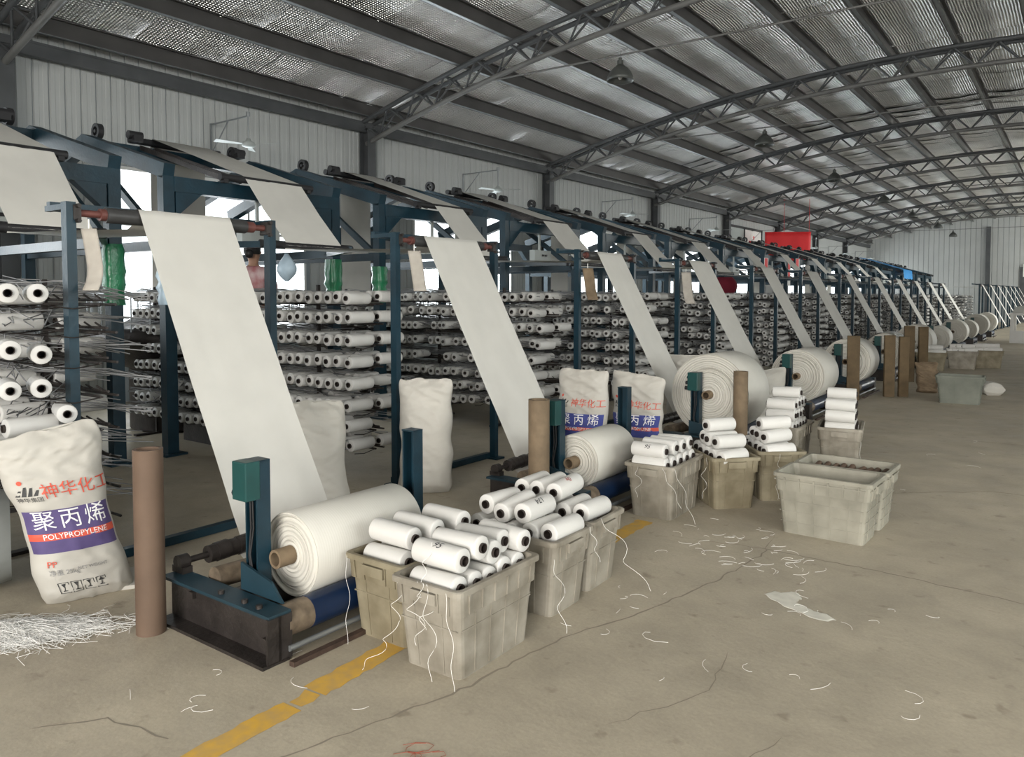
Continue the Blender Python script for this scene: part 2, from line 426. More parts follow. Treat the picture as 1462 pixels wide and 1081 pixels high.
# ---- trusses (arched, triangular section) on columns
def truss(n, y, single):
    t = struct(empty('trim_%d' % n, (0, y, 0)))
    t['label'] = 'dark steel arched lattice truss carried on wall columns'
    X0, X1 = WX + .15, EX - .15
    N = 30
    px = [X0 + (X1 - X0) * i / N for i in range(N + 1)]
    for dy in (-.13, .13):
        MB().tube([(x, dy, roof(x) - .04) for x in px], .042, 8).build('top_chord', 'steel', t)
    low = lambda x: roof(x) - .40 - .0 * x
    MB().tube([(x, 0, low(x)) for x in px], .045, 8).build('bottom_chord', 'chord', t)
    joined = MB()
    M2 = 26
    for i in range(M2):
        xa, xb = X0 + (X1 - X0) * i / M2, X0 + (X1 - X0) * (i + .5) / M2
        xc = X0 + (X1 - X0) * (i + 1) / M2
        for dy in (-.13, .13):
            for p, q in (((xa, dy, roof(xa) - .04), (xb, 0, low(xb))), ((xb, 0, low(xb)), (xc, dy, roof(xc) - .04))):
                if single and -11 < xa < 3: MB().cyl(p, q, .018, 6, cap=False).build('strut', 'steel', t)
                else: joined.cyl(p, q, .018, 4, cap=False)
        joined.cyl((xa, -.13, roof(xa) - .04), (xa, .13, roof(xa) - .04), .012, 4, cap=False)
    o = joined.build('lattice', 'steel', t); o['kind'] = 'stuff'
    # tie rod
    xt = 6.8
    MB().tube([(-2 - xt + 2 * xt * i / 12, .0, 5.02 - .05 * math.sin(PI * i / 12)) for i in range(13)], .014, 6).build('tie_rod', 'chord', t)
    # columns
    for s, cx in ((1, WX + .17), (-1, EX - .17)):
        c = MB(); c.box((cx - .10 * s, 0, 2.3), (.014, .2, 4.6)); c.box((cx + .11 * s, 0, 2.3), (.014, .2, 4.6)); c.box((cx, 0, 2.3), (.21, .012, 4.6))
        c.box((cx, 0, 4.585), (.3, .26, .02)); c.box((cx, 0, .01), (.34, .3, .02))
        c.build('column', 'steel', t)
    return t
for n in range(-1, 8):
    truss(n + 2, BAY0 + BAY * n, n in (1, 2, 3))

# ---- walls
def slab(bb, x0, x1, y0, y1, z0, z1): bb.box(((x0 + x1) / 2, (y0 + y1) / 2, (z0 + z1) / 2), (x1 - x0, y1 - y0, z1 - z0))
TOP = 4.9
wins = [BAY0 + BAY * (n + .5) for n in range(-1, 8)]
wins_r = [BAY0 + BAY * (n + .5) for n in RIGHT_BAYS]
def sidewall(name, x, ww, z0, z1, wins):
    bb = MB(); y = Y0
    for c in wins:
        slab(bb, x - .05, x, y, c - ww / 2, 0, TOP); slab(bb, x - .05, x, c - ww / 2, c + ww / 2, 0, z0); slab(bb, x - .05, x, c - ww / 2, c + ww / 2, z1, TOP)
        y = c + ww / 2
    slab(bb, x - .05, x, y, Y1, 0, TOP)
    return struct(bb.build(name, 'walldark'))
wl = sidewall('wall_left', WX, WIN_W, WIN_Z0, WIN_Z1, wins)
wr = sidewall('wall_right', EX + .05, 4.6, 1.0, 4.3, wins_r); wr.data.materials[0] = M['wall']
def panel_mesh(z0, z1):
    p = MB(); hw = .096
    prof = [(-hw, .0), (-hw + .012, .022), (-.03, .022), (-.022, .016), (.022, .016), (.03, .022), (hw - .012, .022), (hw, 0)]
    p.loft([[Vector((d, t, z)) for t, d in prof] for z in (z0, z1)], closed=False, smooth=False)
    return p.mesh('wall_panel', 'wall')
pf, pu = panel_mesh(0.02, TOP), panel_mesh(WIN_Z1 + .04, TOP)
y = 2.9
while y < Y1 - .1:
    inwin = any(abs(y - c) < WIN_W / 2 + .06 for c in wins)
    o = link('wall_panel', pu if inwin else pf, wl); o.location = (WX + .001, y, 0)
    y += .2
# far wall with ribbed sheet
bb = MB(); xs = [WX - .05 + (EX - WX + .1) * i / 20 for i in range(21)]
bb.add([(x, Y1, z) for x in xs for z in (0, roof(x) + .35)], [(2 * i, 2 * i + 1, 2 * i + 3, 2 * i + 2) for i in range(20)])
wf = struct(bb.build('wall_far', 'walldark'))
bb = MB(); x = WX + .1
while x < EX:
    zt = roof(x) + .3
    bb.loft([[Vector((x + t, Y1 - d, z)) for t, d in ((-.13, .0), (-.115, .025), (.115, .025), (.13, 0))] for z in (0.02, zt)], closed=False, smooth=False)
    x += .27
o = bb.build('wall_sheeting', 'wall', wf); o['kind'] = 'stuff'
bb = MB(); bb.box((-4.36, Y1 - .12, 2.75), (.22, .2, 5.5)); bb.build('wall_column', 'steel', wf)
bb = MB(); bb.box((1.6, Y1 - .12, 2.75), (.22, .2, 5.5)); bb.build('wall_column', 'steel', wf)
# near wall (behind the camera) with its wide open gate
bb = MB()
slab(bb, WX - .05, -2.2, Y0 - .05, Y0, 0, 4.6); slab(bb, 5.4, EX + .05, Y0 - .05, Y0, 0, 4.6); slab(bb, -2.2, 5.4, Y0 - .05, Y0, 4.2, 4.6)
bb.add([(x, Y0, z) for x in xs for z in (4.55, roof(x) + .35)], [(2 * i, 2 * i + 2, 2 * i + 3, 2 * i + 1) for i in range(20)])
struct(bb.build('wall_near', 'wall'))
# windows
for i, c in enumerate(wins):
    for side in ((0, 1) if c in wins_r else (0,)):
        x, ww, z0, z1 = ((WX, WIN_W, WIN_Z0, WIN_Z1), (EX + .05, 4.6, 1.0, 4.3))[side]
        bb = MB(); t = .05
        for z in (z0, z1): bb.box((x, c, z), (.09, ww + t, t))
        for yy in (-ww / 2, ww / 2): bb.box((x, c + yy, (z0 + z1) / 2), (.09, t, z1 - z0))
        for yy in (-ww / 6, ww / 6): bb.box((x, c + yy, (z0 + z1) / 2), (.05, .04, z1 - z0))
        bb.box((x, c, z0 + (z1 - z0) * .66), (.05, ww, .04))
        wo = struct(bb.build('window_%d' % (i * 2 + side + 1), 'white'))
        for k in range(3):
            for (za, zb) in ((z0, z0 + (z1 - z0) * .66), (z0 + (z1 - z0) * .66, z1)):
                pb = MB(); ya = c - ww / 2 + ww / 3 * k
                pb.box((x - .01, ya + ww / 6, (za + zb) / 2), (.006, ww / 3 - .03, zb - za - .03)); pb.build('pane', 'glass', wo)
# small door and high window at the right part of the far wall
bb = MB(); bb.box((-2.35, Y1 - .06, 1.6), (.9, .06, 3.1)); dr = struct(bb.build('door_1', 'steel'))
bb = MB(); bb.box((-2.35, Y1 - .10, 2.95), (.62, .02, .72)); bb.build('pane', 'white', dr)  # plain white stands in for daylight in this pane

# ================================================================== LOOM ROW
CS = [2.54, 4.96, 7.68, 10.22, 13.1, 15.83, 18.8, 21.8, 24.8, 27.8, 30.6, 33.8]
WD = [.58, .68, .56, .70, .62, .74, .62, .66, .64, .62, .64, .62]
ROLL_R = [.19, .19, .385, .33, .34, .33, .36, .30, .34, .30, .36, .36]
ORD = ['first', 'second', 'third', 'fourth', 'fifth', 'sixth', 'seventh', 'eighth', 'ninth', 'tenth', 'eleventh', 'twelfth']
FX = -4.33
WHERE = ['behind the standing cardboard tube and leaning sack', 'behind the two front spool crates', 'behind the pair of printed sacks',
         'just past the biggest fabric roll']
def where(k, what):
    if k < 4: return what + ' ' + WHERE[k]
    return what + ' of the %s loom along the row' % ORD[k]

# ---- one loom (parts in world X, local Y about its centre)
def loom_parts():
    t = empty('circular_loom')
    for x in (-6.9, -9.9):
        for s in (-1, 1):
            b = MB(); b.box((x, s * 1.0, 1.31), (.105, .11, 2.62)); b.box((x, s * 1.0, .01), (.22, .22, .02))
            o = b.build('post', 'blue', t)
        b = MB(); b.box((x, 0, 2.55), (.12, 1.9, .14))
        for s in (-1, 1):
            b.add([(x - .05, s * .93, 2.48), (x - .05, s * .93, 2.24), (x - .05, s * .66, 2.48), (x + .05, s * .93, 2.48), (x + .05, s * .93, 2.24), (x + .05, s * .66, 2.48)],
                  [(0, 1, 2), (3, 5, 4), (0, 3, 4, 1), (1, 4, 5, 2), (0, 2, 5, 3)])
        b.build('cross_beam', 'blue', t)
    for s in (-1, 1):
        MB().bar((-6.84, s * 1.0, 2.66), (-8.42, s * 1.0, 3.12), .11, .14).build('sloping_beam', 'blue', t)
        MB().bar((-8.38, s * 1.0, 3.12), (-9.96, s * 1.0, 2.66), .11, .14).build('sloping_beam', 'blue', t)
        MB().box((-8.4, s * 1.0, 1.98), (2.86, .08, .09)).build('side_rail', 'blue', t)
        MB().bar((-6.98, s * .98, 2.0), (-8.2, s * .98, 2.86), .05, .07).build('brace', 'blue2', t)
        b = MB(); b.cyl((-8.55, s * .82 - .03, 3.27), (-8.55, s * .82 + .03, 3.27), .085, 16, hole=.05); b.cyl((-8.55, s * .82 - .035, 3.27), (-8.55, s * .82 + .035, 3.27), .02, 8)
        b.build('chain_wheel', 'black', t)
        b = MB(); b.box((-8.15, s * .62, 3.17), (.14, .1, .06)); b.cyl((-8.15, s * .55, 3.21), (-8.15, s * .7, 3.21), .045, 10); b.build('drive_motor', 'black', t)
    MB().box((-8.4, 0, 3.08), (.12, 2.0, .12)).build('ridge_beam', 'blue', t)
    b = MB(); b.cyl((-8.42, -.55, 3.21), (-8.42, .55, 3.21), .04, 12); b.build('top_roller', 'black', t)
    b = MB(); b.cyl((-6.72, -.55, 2.655), (-6.72, .55, 2.655), .035, 12); b.box((-6.72, -.5, 2.63), (.06, .05, .06)); b.box((-6.72, .5, 2.63), (.06, .05, .06)); b.build('bend_roller', 'black', t)
    b = MB()
    for s in (-.46, -.30, .30, .46): b.bar((-6.75, s, 2.64), (-8.35, s, 3.13), .025, .05)
    b.build('guide_rail', 'grease', t)
    for s in (-1, 1): MB().bar((-6.9, s * .93, 1.98), (-6.06, s * .5, 1.98), .05, .06).build('roller_arm', 'blue', t)
    b = MB(); b.cyl((-6.1, -.55, 1.985), (-6.1, .55, 1.985), .04, 12); b.build('guide_roller', 'black', t)
    b = MB(); b.lathe([(.55, 0.02), (.55, .7), (.8, .78), (.92, .95), (.98, 1.0), (.98, 1.12), (.86, 1.16), (.60, 1.2), (.44, 1.3), (.36, 1.34), (.0, 1.35)], (-8.4, 0, 0), 28)
    b.build('weaving_ring', 'grease', t)
    b = MB()
    for a in range(0, 360, 12):
        x, y = -8.4 + .95 * math.cos(R(a)), .95 * math.sin(R(a))
        b.cyl((x, y, 1.1), (x, y, 1.52), .008, 4, cap=False)
    b.cyl((-8.4, 0, 1.50), (-8.4, 0, 1.54), .97, 28, hole=.91); b.build('reed_cage', 'galv', t)
    b = MB(); b.box((-6.98, .06, 2.13), (.10, .46, .2)); b.box((-6.925, .06, 2.15), (.02, .04, .03), mi=1); b.box((-6.925, .14, 2.15), (.02, .04, .03), mi=1); b.box((-7.0, .06, 2.36), (.03, .03, .28)); b.build('control_panel', ['panelgrey', 'black'], t)
    b = MB(); b.box((-7.25, .1, .23), (.55, 1.2, .46)); b.build('step_platform', 'grease', t)
    return t


L0 = loom_parts()
looms = []
for k, c in enumerate(CS):
    o = L0 if k == 0 else clone(L0)
    o.location = (0, c + (-.13 if k == 0 else -.05), 0)
    tag(o, where(k, 'dark blue steel circular loom'), 'loom', 'circular looms along the white wall')
    looms.append(o)
FARC = [36.8, 39.8, 42.8, 45.6, 48.4]
for k, c in enumerate(FARC):
    o = clone(L0); o.location = (0, c, 0)
    tag(o, ('farthest loom against the end wall, dark blue', 'dark blue loom second from the end wall', 'dark blue loom third from the end wall', 'dark blue loom under the bright blue tarpaulin', 'dark blue loom just before the tarpaulin')[4 - k], 'loom', 'circular looms along the white wall')
# green film wrapped round some loom posts
def wrap(x, y, z0, z1, m, label):
    b = MB(); rr = random.Random(int(y * 10)); loops = []
    for i in range(10):
        z = z0 + (z1 - z0) * i / 9; q = .068 + rr.uniform(-.006, .012)
        loops.append([Vector((x + p.x + rr.uniform(-.006, .006), y + p.y + rr.uniform(-.006, .006), z)) for p in rrect(q, q + .01, .04, 0, 2)])
    o = b.loft(loops).build('plastic_wrap', m)
    return tag(o, label, 'plastic film')
wrap(-6.9, CS[0] + .87, 1.42, 1.96, 'green', 'green plastic film wrapped round loom post near the hanging paper tag')
wrap(-6.9, CS[1] - 1.05, 1.42, 1.9, 'lightblue', 'clear bluish film wrapped round loom post beside the green one')
wrap(-6.9, CS[1] + .95, 1.42, 1.92, 'green', 'green plastic film wrapped round loom post beside the pale blue bag')
wrap(-6.9, CS[2] - 1.05, 1.42, 1.86, 'green', 'green plastic film wrapped round loom post before the second window')

# ---- fabric webs: vertical rise, sloping run, steep run, level run, long fall to the winder
def web(k, c, wd, dx=0, low=.27):
    path = [(-8.47, 1.36), (-8.47, 2.3), (-8.468, 3.2), (-8.45, 3.245), (-8.41, 3.257), (-7.6, 2.99), (-6.735, 2.695), (-6.70, 2.68), (-6.683, 2.655), (-6.40, 2.34), (-6.075, 2.02), (-6.06, 1.985), (-6.08, 1.945),
            (-5.2, 1.915), (-4.42, 1.885), (-4.372, 1.905), (-4.372, 1.955), (-4.345, 1.992), (-4.30, 1.99), (-4.277, 1.955)]
    n = 12
    for i in range(1, n + 1):
        t = i / n; path.append((-4.277 + (-3.36 + 4.277) * t, 1.955 + (low - 1.955) * t - .012 * math.sin(PI * t)))
    path += [(-3.345, low - .05), (-3.38, low - .075), (-3.30, .16), (-3.12, .10), (-2.98, .066), (-2.905, .10)]
    if dx: path = [(x + (dx if x > -4.6 else 0), z) for x, z in path]
    nw = 18; rr = random.Random(k); loops = []; cr = (.003, .007, .004, .004)[k] if k < 4 else .003
    for j in range(nw + 1):
        v = j / nw - .5
        loops.append([Vector((x, c + v * wd + rr.uniform(-.002, .002) + .006 * noise.noise(Vector((i * .35, k, j))), z + .003 * noise.noise(Vector((i * .9, j * .4, k))) + cr * noise.noise(Vector((i * .06, j * .8, k * 3))) * (1 if i > 19 else .3))) for i, (x, z) in enumerate(path)])
    b = MB(); b.loft(loops, closed=False)
    return b.build('fabric_web', 'fabric')
FALL = ['wide white fabric web falling behind the teal switch post', 'white creased fabric web falling beside the standing plain sack',
        'narrow white fabric web falling behind the printed sacks', 'white fabric web dropping behind the biggest fabric roll']
for k, c in enumerate(CS):
    o = web(k, c + (.02 if k == 0 else 0), WD[k], 0)
    tag(o, FALL[k] if k < 4 else 'white fabric web falling from the %s loom along the row' % ORD[k], 'fabric', 'white fabric webs')

# ---- take-up frames with top roller
def frame_parts():
    t = empty('take_up_frame')
    for s in (-1, 1):
        b = MB(); b.box((FX, s * .63, 1.0), (.06, .05, 2.0)); b.box((FX, s * .64, .008), (.14, .12, .016)); b.build('post', 'blue', t)
        b = MB(); b.box((FX, s * .60, 1.945), (.07, .04, .08)); b.cyl((FX + .03, s * .60, 1.98), (FX + .06, s * .6, 1.98), .012, 6); b.cyl((FX + .03, s * .60, 1.90), (FX + .06, s * .6, 1.90), .012, 6); b.build('bearing', 'grease', t)
        for z in (.5, .75, 1.0, 1.25):
            pass
    b = MB(); b.cyl((FX, -.44, 1.945), (FX, .44, 1.945), .043, 16); b.build('top_roller', 'roller', t)
    b = MB(); b.cyl((FX, -.6, 1.945), (FX, -.44, 1.945), .02, 10); b.cyl((FX, -.47, 1.945), (FX, -.44, 1.945), .034, 10); b.build('shaft', 'roller_red', t)
    b = MB(); b.cyl((FX, .44, 1.945), (FX, .6, 1.945), .02, 10); b.cyl((FX, .44, 1.945), (FX, .5, 1.945), .036, 10); b.build('shaft', 'roller_red', t)
    MB().box((FX - .05, 0, .03), (.05, 1.24, .05)).build('floor_bar', 'blue', t)
    MB().box((FX - .26, 0, 1.995), (.04, 1.24, .05)).build('cross_bar', 'blue', t)
    for s in (-1, 1): MB().box((FX - .145, s * .62, 1.98), (.25, .03, .03)).build('bracket', 'blue', t)
    return t
F0 = frame_parts()
for k, c in enumerate(CS):
    o = F0 if k == 0 else clone(F0)
    o.location = (0, c, 0)
    tag(o, where(k, 'tall dark blue two-post take-up frame'), 'frame', 'take-up frames facing the aisle')

# ---- surface winders
def winder_parts():
    t = empty('fabric_winder')
    for y, s in ((-.60, -1), (.52, 1)):
        b = MB(); b.box((-2.99, y, .105), (.80, .014, .19)); b.box((-2.99, y - .02, .008), (.80, .13, .014)); b.box((-2.99, y, .203), (.80, .11, .014), mi=1)
        b.box((-2.596, y, .105), (.012, .12, .19)); b.box((-3.2, y - .012, .15), (.03, .03, .03), mi=0); b.cyl((-2.66, y - .03, .07), (-2.66, y + .03, .07), .028, 10)
        b.cyl((-2.80, y - .02, .21), (-2.80, y - .02, .225), .014, 6); b.cyl((-2.70, y - .02, .21), (-2.70, y - .02, .225), .014, 6); b.cyl((-2.97, y - .02, .21), (-2.97, y - .02, .225), .014, 6)
        b.build('end_beam', ['grease', 'blue2'], t)
    b = MB(); b.cyl((-2.655, -.55, .14), (-2.655, -.42, .14), .068, 18, mi=1); b.cyl((-2.655, -.42, .14), (-2.655, .47, .14), .070, 20); b.build('front_roller', ['roller_blue', 'worn'], t)
    b = MB(); b.cyl((-2.975, -.55, .14), (-2.975, .47, .14), .068, 18); b.cyl((-2.975, -.60, .14), (-2.975, -.55, .14), .03, 10); b.build('rear_roller', 'roller', t)
    b = MB(); b.cyl((-3.36, -.44, .255), (-3.36, .42, .255), .042, 14); b.cyl((-3.36, -.58, .255), (-3.36, .52, .255), .016, 8)
    for i in range(7): b.cyl((-3.36, -.40 + .12 * i, .255), (-3.36, -.33 + .12 * i, .258), .046, 10)
    b.build('idle_roller', 'grease', t)
    b = MB(); b.cyl((-3.16, -.53, .21), (-3.16, .42, .18), .05, 14); b.build('spreader_roller', 'worn', t)
    for y in (-.57, .50):
        b = MB(); b.box((-3.36, y, .225), (.09, .05, .03)); b.cyl((-3.36, y - .025, .255), (-3.36, y + .025, .255), .036, 12); b.build('bearing', 'grease', t)
    b = MB(); b.cyl((-2.585, -.56, .05), (-2.585, .5, .05), .013, 8); b.build('tie_rod', 'galv', t)
    b = MB(); b.box((-2.53, -.04, .012), (.03, 1.1, .02)); b.build('floor_angle', 'rust', t)
    for y, s in ((-.48, 0), (.50, 1)):
        h = .785 if s == 0 else .78
        b = MB(); b.box((-2.90, y + .032, (h + .2) / 2), (.085, .010, h - .2)); b.box((-2.862, y, (h + .2) / 2), (.010, .065, h - .2)); b.box((-2.938, y, (h + .2) / 2), (.010, .065, h - .2))
        b.box((-2.90, y, h - .004), (.086, .074, .008))
        p = b.build('upright', 'blue', t)
        b = MB(); b.add([(-2.95, y - .055, .21), (-2.66, y - .055, .21), (-2.74, y - .055, .285), (-2.95, y - .055, .33), (-2.95, y - .043, .21), (-2.66, y - .043, .21), (-2.74, y - .043, .285), (-2.95, y - .043, .33)],
                        [(0, 1, 2, 3), (7, 6, 5, 4), (0, 4, 5, 1), (1, 5, 6, 2), (2, 6, 7, 3), (3, 7, 4, 0)])
        b.build('gusset_plate', 'blue2', t)
        if s == 0:
            b = MB(); b.box((-2.905, y - .052, h - .085), (.10, .075, .17)); bx = b.build('switch_box', 'teal', t); bevel(bx, .005)
            for zz, ll, rr_ in ((.05, .017, .012), (.10, .03, .017), (.15, .036, .019)):
                b = MB(); b.cyl((-2.953, y - .05, h - zz), (-2.955 - ll, y - .05, h - zz), rr_, 10); b.build('switch_knob', 'black', bx)
            for d in (0, .018):
                MB().tube([(-2.91 + d, y - .03, h - .17), (-2.905 + d, y - .03, h - .3), (-2.915 + d * .4, y - .035, h - .42), (-2.90 + d, y - .03, .24)], .005, 5).build('cable', 'black', t)
    return t
W0 = winder_parts()
WC = [2.52, 4.94, 7.35, 10.20, 12.70, 15.5, 18.5, 21.6, 24.7, 27.7, 30.5, 33.7]
for k, c in enumerate(WC):
    o = W0 if k == 0 else clone(W0)
    o.location = (0, c, 0)
    tag(o, ('low greasy steel fabric winder with teal switch box ' + ['beside the standing brown tube', 'behind the spool crates', 'under the biggest fabric roll', 'just past the biggest fabric roll'][k]) if k < 4 else
        'low steel fabric winder of the %s loom along the row' % ORD[k], 'winder', 'fabric winders along the aisle')

# ---- fabric rolls
def fabric_roll(k, c, rad, y0, y1, cover=False):
    zc = .14 + math.sqrt((rad + .0705) ** 2 - .16 ** 2)
    t = empty('fabric_roll', (-2.815, c, zc))
    n = 56; b = MB(); rr = random.Random(k * 5 + 1)
    def ring(y, r): return [Vector((r * math.cos(a), y, r * math.sin(a))) for a in (2 * PI * i / n for i in range(n))]
    m = max(8, int((rad - .045) / .012)); prof = []
    for i in range(m + 1): prof.append((.04 + (rad - .04) * i / m, rr.uniform(-.009, .006) if 0 < i < m else 0))
    b.loft([ring(y1, rad - .004), ring(y1 - .006, rad), ring((y0 + y1) / 2, rad + .001), ring(y0 + .006, rad), ring(y0, rad - .004)][::-1])
    b.build('wound_fabric', 'fabric_roll', t)
    for yy, s in ((y0, 1), (y1, -1)):
        loops = []; e = MB()
        for r, d in prof:
            loops.append(ring(yy - s * d, min(r, rad - .003))); loops.append(ring(yy - s * (d * .2 - .003), min(r + .0035, rad - .003)))
        e.loft(loops if s < 0 else [list(reversed(l)) for l in loops], smooth=False)
        e.build('roll_end', 'roll_end', t)
    cb = MB(); cb.cyl((0, y0 - .085, 0), (0, y1 + .09, 0), .042, 20, hole=.030); cb.build('core_tube', 'card2', t)
    if cover:
        cv = MB(); loops = []
        for j in range(15):
            y = y0 - .05 + (y1 - y0 + .02) * j / 14
            loops.append([Vector(((rad + .014 + .012 * noise.noise(Vector((a * 3, y * 9, 3)))) * math.cos(a), y, (rad + .014 + .014 * noise.noise(Vector((a * 3, y * 9, 7)))) * math.sin(a))) for a in (R(-15) + R(230) * i / 40 for i in range(41))])
        cv.loft(loops, closed=False); cv.build('plastic_cover', 'plastic', t)
    return t
RY = [(-.37, .29), (-.38, .18), (-.38, .20), (-.40, .28), (-.40, .22), (-.40, .26)]
RLAB = ['small white fabric roll on brown core behind the front spool crates', 'small white fabric roll beside the printed sacks',
        'biggest white fabric roll with ringed end behind the heaped crates', 'large white fabric roll just past the biggest one',
        'large white fabric roll behind the single wooden plank', 'fabric roll under clear plastic cover behind the plank pair']
for k, c in enumerate(WC):
    y0, y1 = RY[k] if k < 6 else (-.40, .20)
    o = fabric_roll(k, c, ROLL_R[k], y0, y1, k in (5,))
    tag(o, RLAB[k] if k < 6 else 'white fabric roll of the %s loom along the row' % ORD[k], 'fabric roll', 'fabric rolls on the winders')

# ---- creels: racks of yarn bobbins
LEVA = [.36, .52, .68, .845, 1.02, 1.20, 1.36, 1.51]
LEVC = [.17, .30, .42, .55, .68, .81, .95, 1.09, 1.22, 1.35, 1.49]
LEVB = [.30, .455, .61, .79, .97, 1.15, 1.325, 1.49]
LEVN3 = ['lowest', 'second lowest', 'third lowest', 'fourth lowest', 'fifth lowest', 'middle', 'fifth highest', 'fourth highest', 'third highest', 'second highest', 'topmost']
LEVN = ['lowest', 'second lowest', 'third lowest', 'fourth lowest', 'fourth highest', 'third highest', 'second highest', 'topmost']
BR, BL = .049, .24
def bobbin_mesh(n, r, l, ym='yarn_shaded'):
    b = MB()
    b.loft([[Vector((x, q * math.cos(a), q * math.sin(a))) for a in (2 * PI * i / n for i in range(n))] for x, q in
            ((l / 2, r * .42), (l / 2 - .001, r * .93), (l / 2 - .003, r * .975), (l / 2 - .010, r), (0, r * 1.01), (-l / 2 + .010, r), (-l / 2 + .003, r * .975), (-l / 2 + .001, r * .93), (-l / 2, r * .42))])
    return b.mesh('yarn_bobbin', ym)
def core_mesh(n, r, l):
    b = MB(); b.cyl((-l / 2 - .011, 0, 0), (l / 2 + .011, 0, 0), r * .42, n, hole=r * .35)
    b.cyl((-.01, 0, 0), (.01, 0, 0), r * .33, n)
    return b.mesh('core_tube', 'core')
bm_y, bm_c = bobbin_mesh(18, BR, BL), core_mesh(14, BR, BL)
def creel(k, c, x0, nb, LEV):
    t = empty('bobbin_creel', (0, c, 0))
    yp = -.80
    xe = x0 - .122 * nb
    for x in (x0 - .7, (x0 + xe) / 2, xe):
        b = MB(); b.box((x, yp + .29, .80), (.022, .03, 1.60)); b.box((x, yp + .29, .01), (.06, .5, .02)); b.build('upright', 'grease', t)
    for z in LEV:
        b = MB()
        for dy, dz in ((.285, -.03), (.245, -.055), (.335, -.055)): b.cyl((x0 + .06, yp + dy, z + dz), (xe, yp + dy, z + dz), .008, 5)
        b.build('rail', 'grease', t)
    # wire arms, hooks and yarn guides: too many and too fine to count
    b = MB(); rr = random.Random(k)
    for z in LEV:
        for i in range(nb):
            x = x0 - .122 * i
            b.cyl((x, yp + .25, z), (x, yp + .29, z - .03), .006, 3, cap=False)
            if i % 2 == 0: b.tube([(x + .05, yp + .02, z - .062), (x + .05, yp + .12, z - .075), (x + .03, yp + .27, z - .06)], .004, 3)
    b.build('wire_arms', 'grease', t)['kind'] = 'stuff'
    b = MB()
    for z in LEV:
        for i in range(nb):
            for _ in range(4):
                x = x0 - .122 * i; sd = rr.choice((.0, .56)); zz = z + rr.uniform(-.03, .05)
                xl = max(xe - .2, x - rr.uniform(.5, 1.8))
                b.tube([(x, yp + sd, z + rr.uniform(-.04, .04)), ((x + xl) / 2, yp + .28 + rr.uniform(-.2, .2), zz + .03), (xl, yp + .28 + rr.uniform(-.22, .22), zz + rr.uniform(0, .08))], .004, 3)
    b.build('yarn_strands', 'yarn_grey', t)['kind'] = 'stuff'
    spots = []
    for li, z in enumerate(LEV):
        for i in range(nb):
            if rr.random() < (.10 if k else .0): continue
            if k == 0 and (i < 5 or li < 2 or rr.random() < .5):
                if i == 0 and li > 2: spots.append((x - .02, c + yp + .36 + BL / 2, z - .01, PI / 2 + rr.uniform(-.05, .05), k, li))
                continue
            x = x0 - .122 * i + rr.uniform(-.008, .008)
            jz = .008 if k < 2 else .012 if k < 4 else .028; jy = .012 if k < 2 else .03 if k < 4 else .09
            if k >= 2 and rr.random() < .12: continue
            spots.append((x, c + yp + BL / 2 + rr.uniform(-jy, jy), z + rr.uniform(-jz, jz), -PI / 2 + rr.uniform(-.05, .05) * (1 if k < 2 else 4), k, li))
            if rr.random() < .85: spots.append((x, c + yp + .33 + BL / 2 + rr.uniform(-.02, .02), z + rr.uniform(-.008, .008), PI / 2 + rr.uniform(-.05, .05), k, li))
    if k == 0:
        for li, yy, z in ((7, 1.60, 1.515), (7, 1.735, 1.515), (5, 1.605, 1.235), (5, 1.745, 1.205), (4, 1.60, 1.035), (4, 1.74, 1.035), (3, 1.86, .89)):
            spots.append((-4.32, yy, z, -.30, k, li))
        spots.append((-4.33, 1.70, .835, PI / 2, k, 3))
    return t, spots
CRE = ['behind the tall leaning printed sack', 'behind the wide front fabric web', 'behind the creased second fabric web', 'behind the printed sacks and third web']
SHORT = ['behind leaning sack', 'behind widest web', 'behind creased web', 'behind third web', 'behind fourth web', 'behind fifth web']
SPOTS = []
for k, c in enumerate(CS):
    x0 = -4.24 if k == 0 else -4.70
    t, sp = creel(k, c, x0, 28 if k < 8 else 22, LEVA if k == 0 else LEVB if k < 4 else LEVC)
    tag(t, 'rack of white yarn bobbins ' + (CRE[k] if k < 4 else 'feeding the %s loom along the row' % ORD[k]), 'yarn rack', 'bobbin creels')
    SPOTS += sp
for k, c in enumerate(FARC):
    t, sp = creel(12 + k, c, -4.70, 22, LEVC); SPOTS += sp
    tag(t, 'far rack of white yarn bobbins, the %s one from the end wall' % ORD[4 - k], 'yarn rack', 'bobbin creels')
fwd = Vector((-math.sin(PSI), math.cos(PSI), 0)); rgt = Vector((math.cos(PSI), math.sin(PSI), 0))
def key(s):
    d = Vector((s[0], s[1], 0)); D = d.dot(fwd)
    if D < .5: return 1e6
    u = 731 + FPX * d.dot(rgt) / D
    if u < -15 or u > 1470: return 1e6
    return D + (4 if s[3] > 0 and s[0] < -4.9 else 0)
SPOTS.sort(key=key)
def lname(s): return (LEVN if s[4] < 4 else LEVN3)[s[5]]
for s in SPOTS[:298]:
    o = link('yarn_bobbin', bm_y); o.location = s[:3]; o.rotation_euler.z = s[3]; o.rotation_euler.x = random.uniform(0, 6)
    q = link('core_tube', bm_c, o)
    tag(o, 'white yarn bobbin on the %s rail, %s side of rack %s' % (lname(s), 'near' if s[3] < 0 else 'far', SHORT[s[4]]),
        'yarn bobbin', 'bobbins of creel %d, %s rail, %s side' % (s[4] + 1, lname(s), 'near' if s[3] < 0 else 'far'))
b = MB()
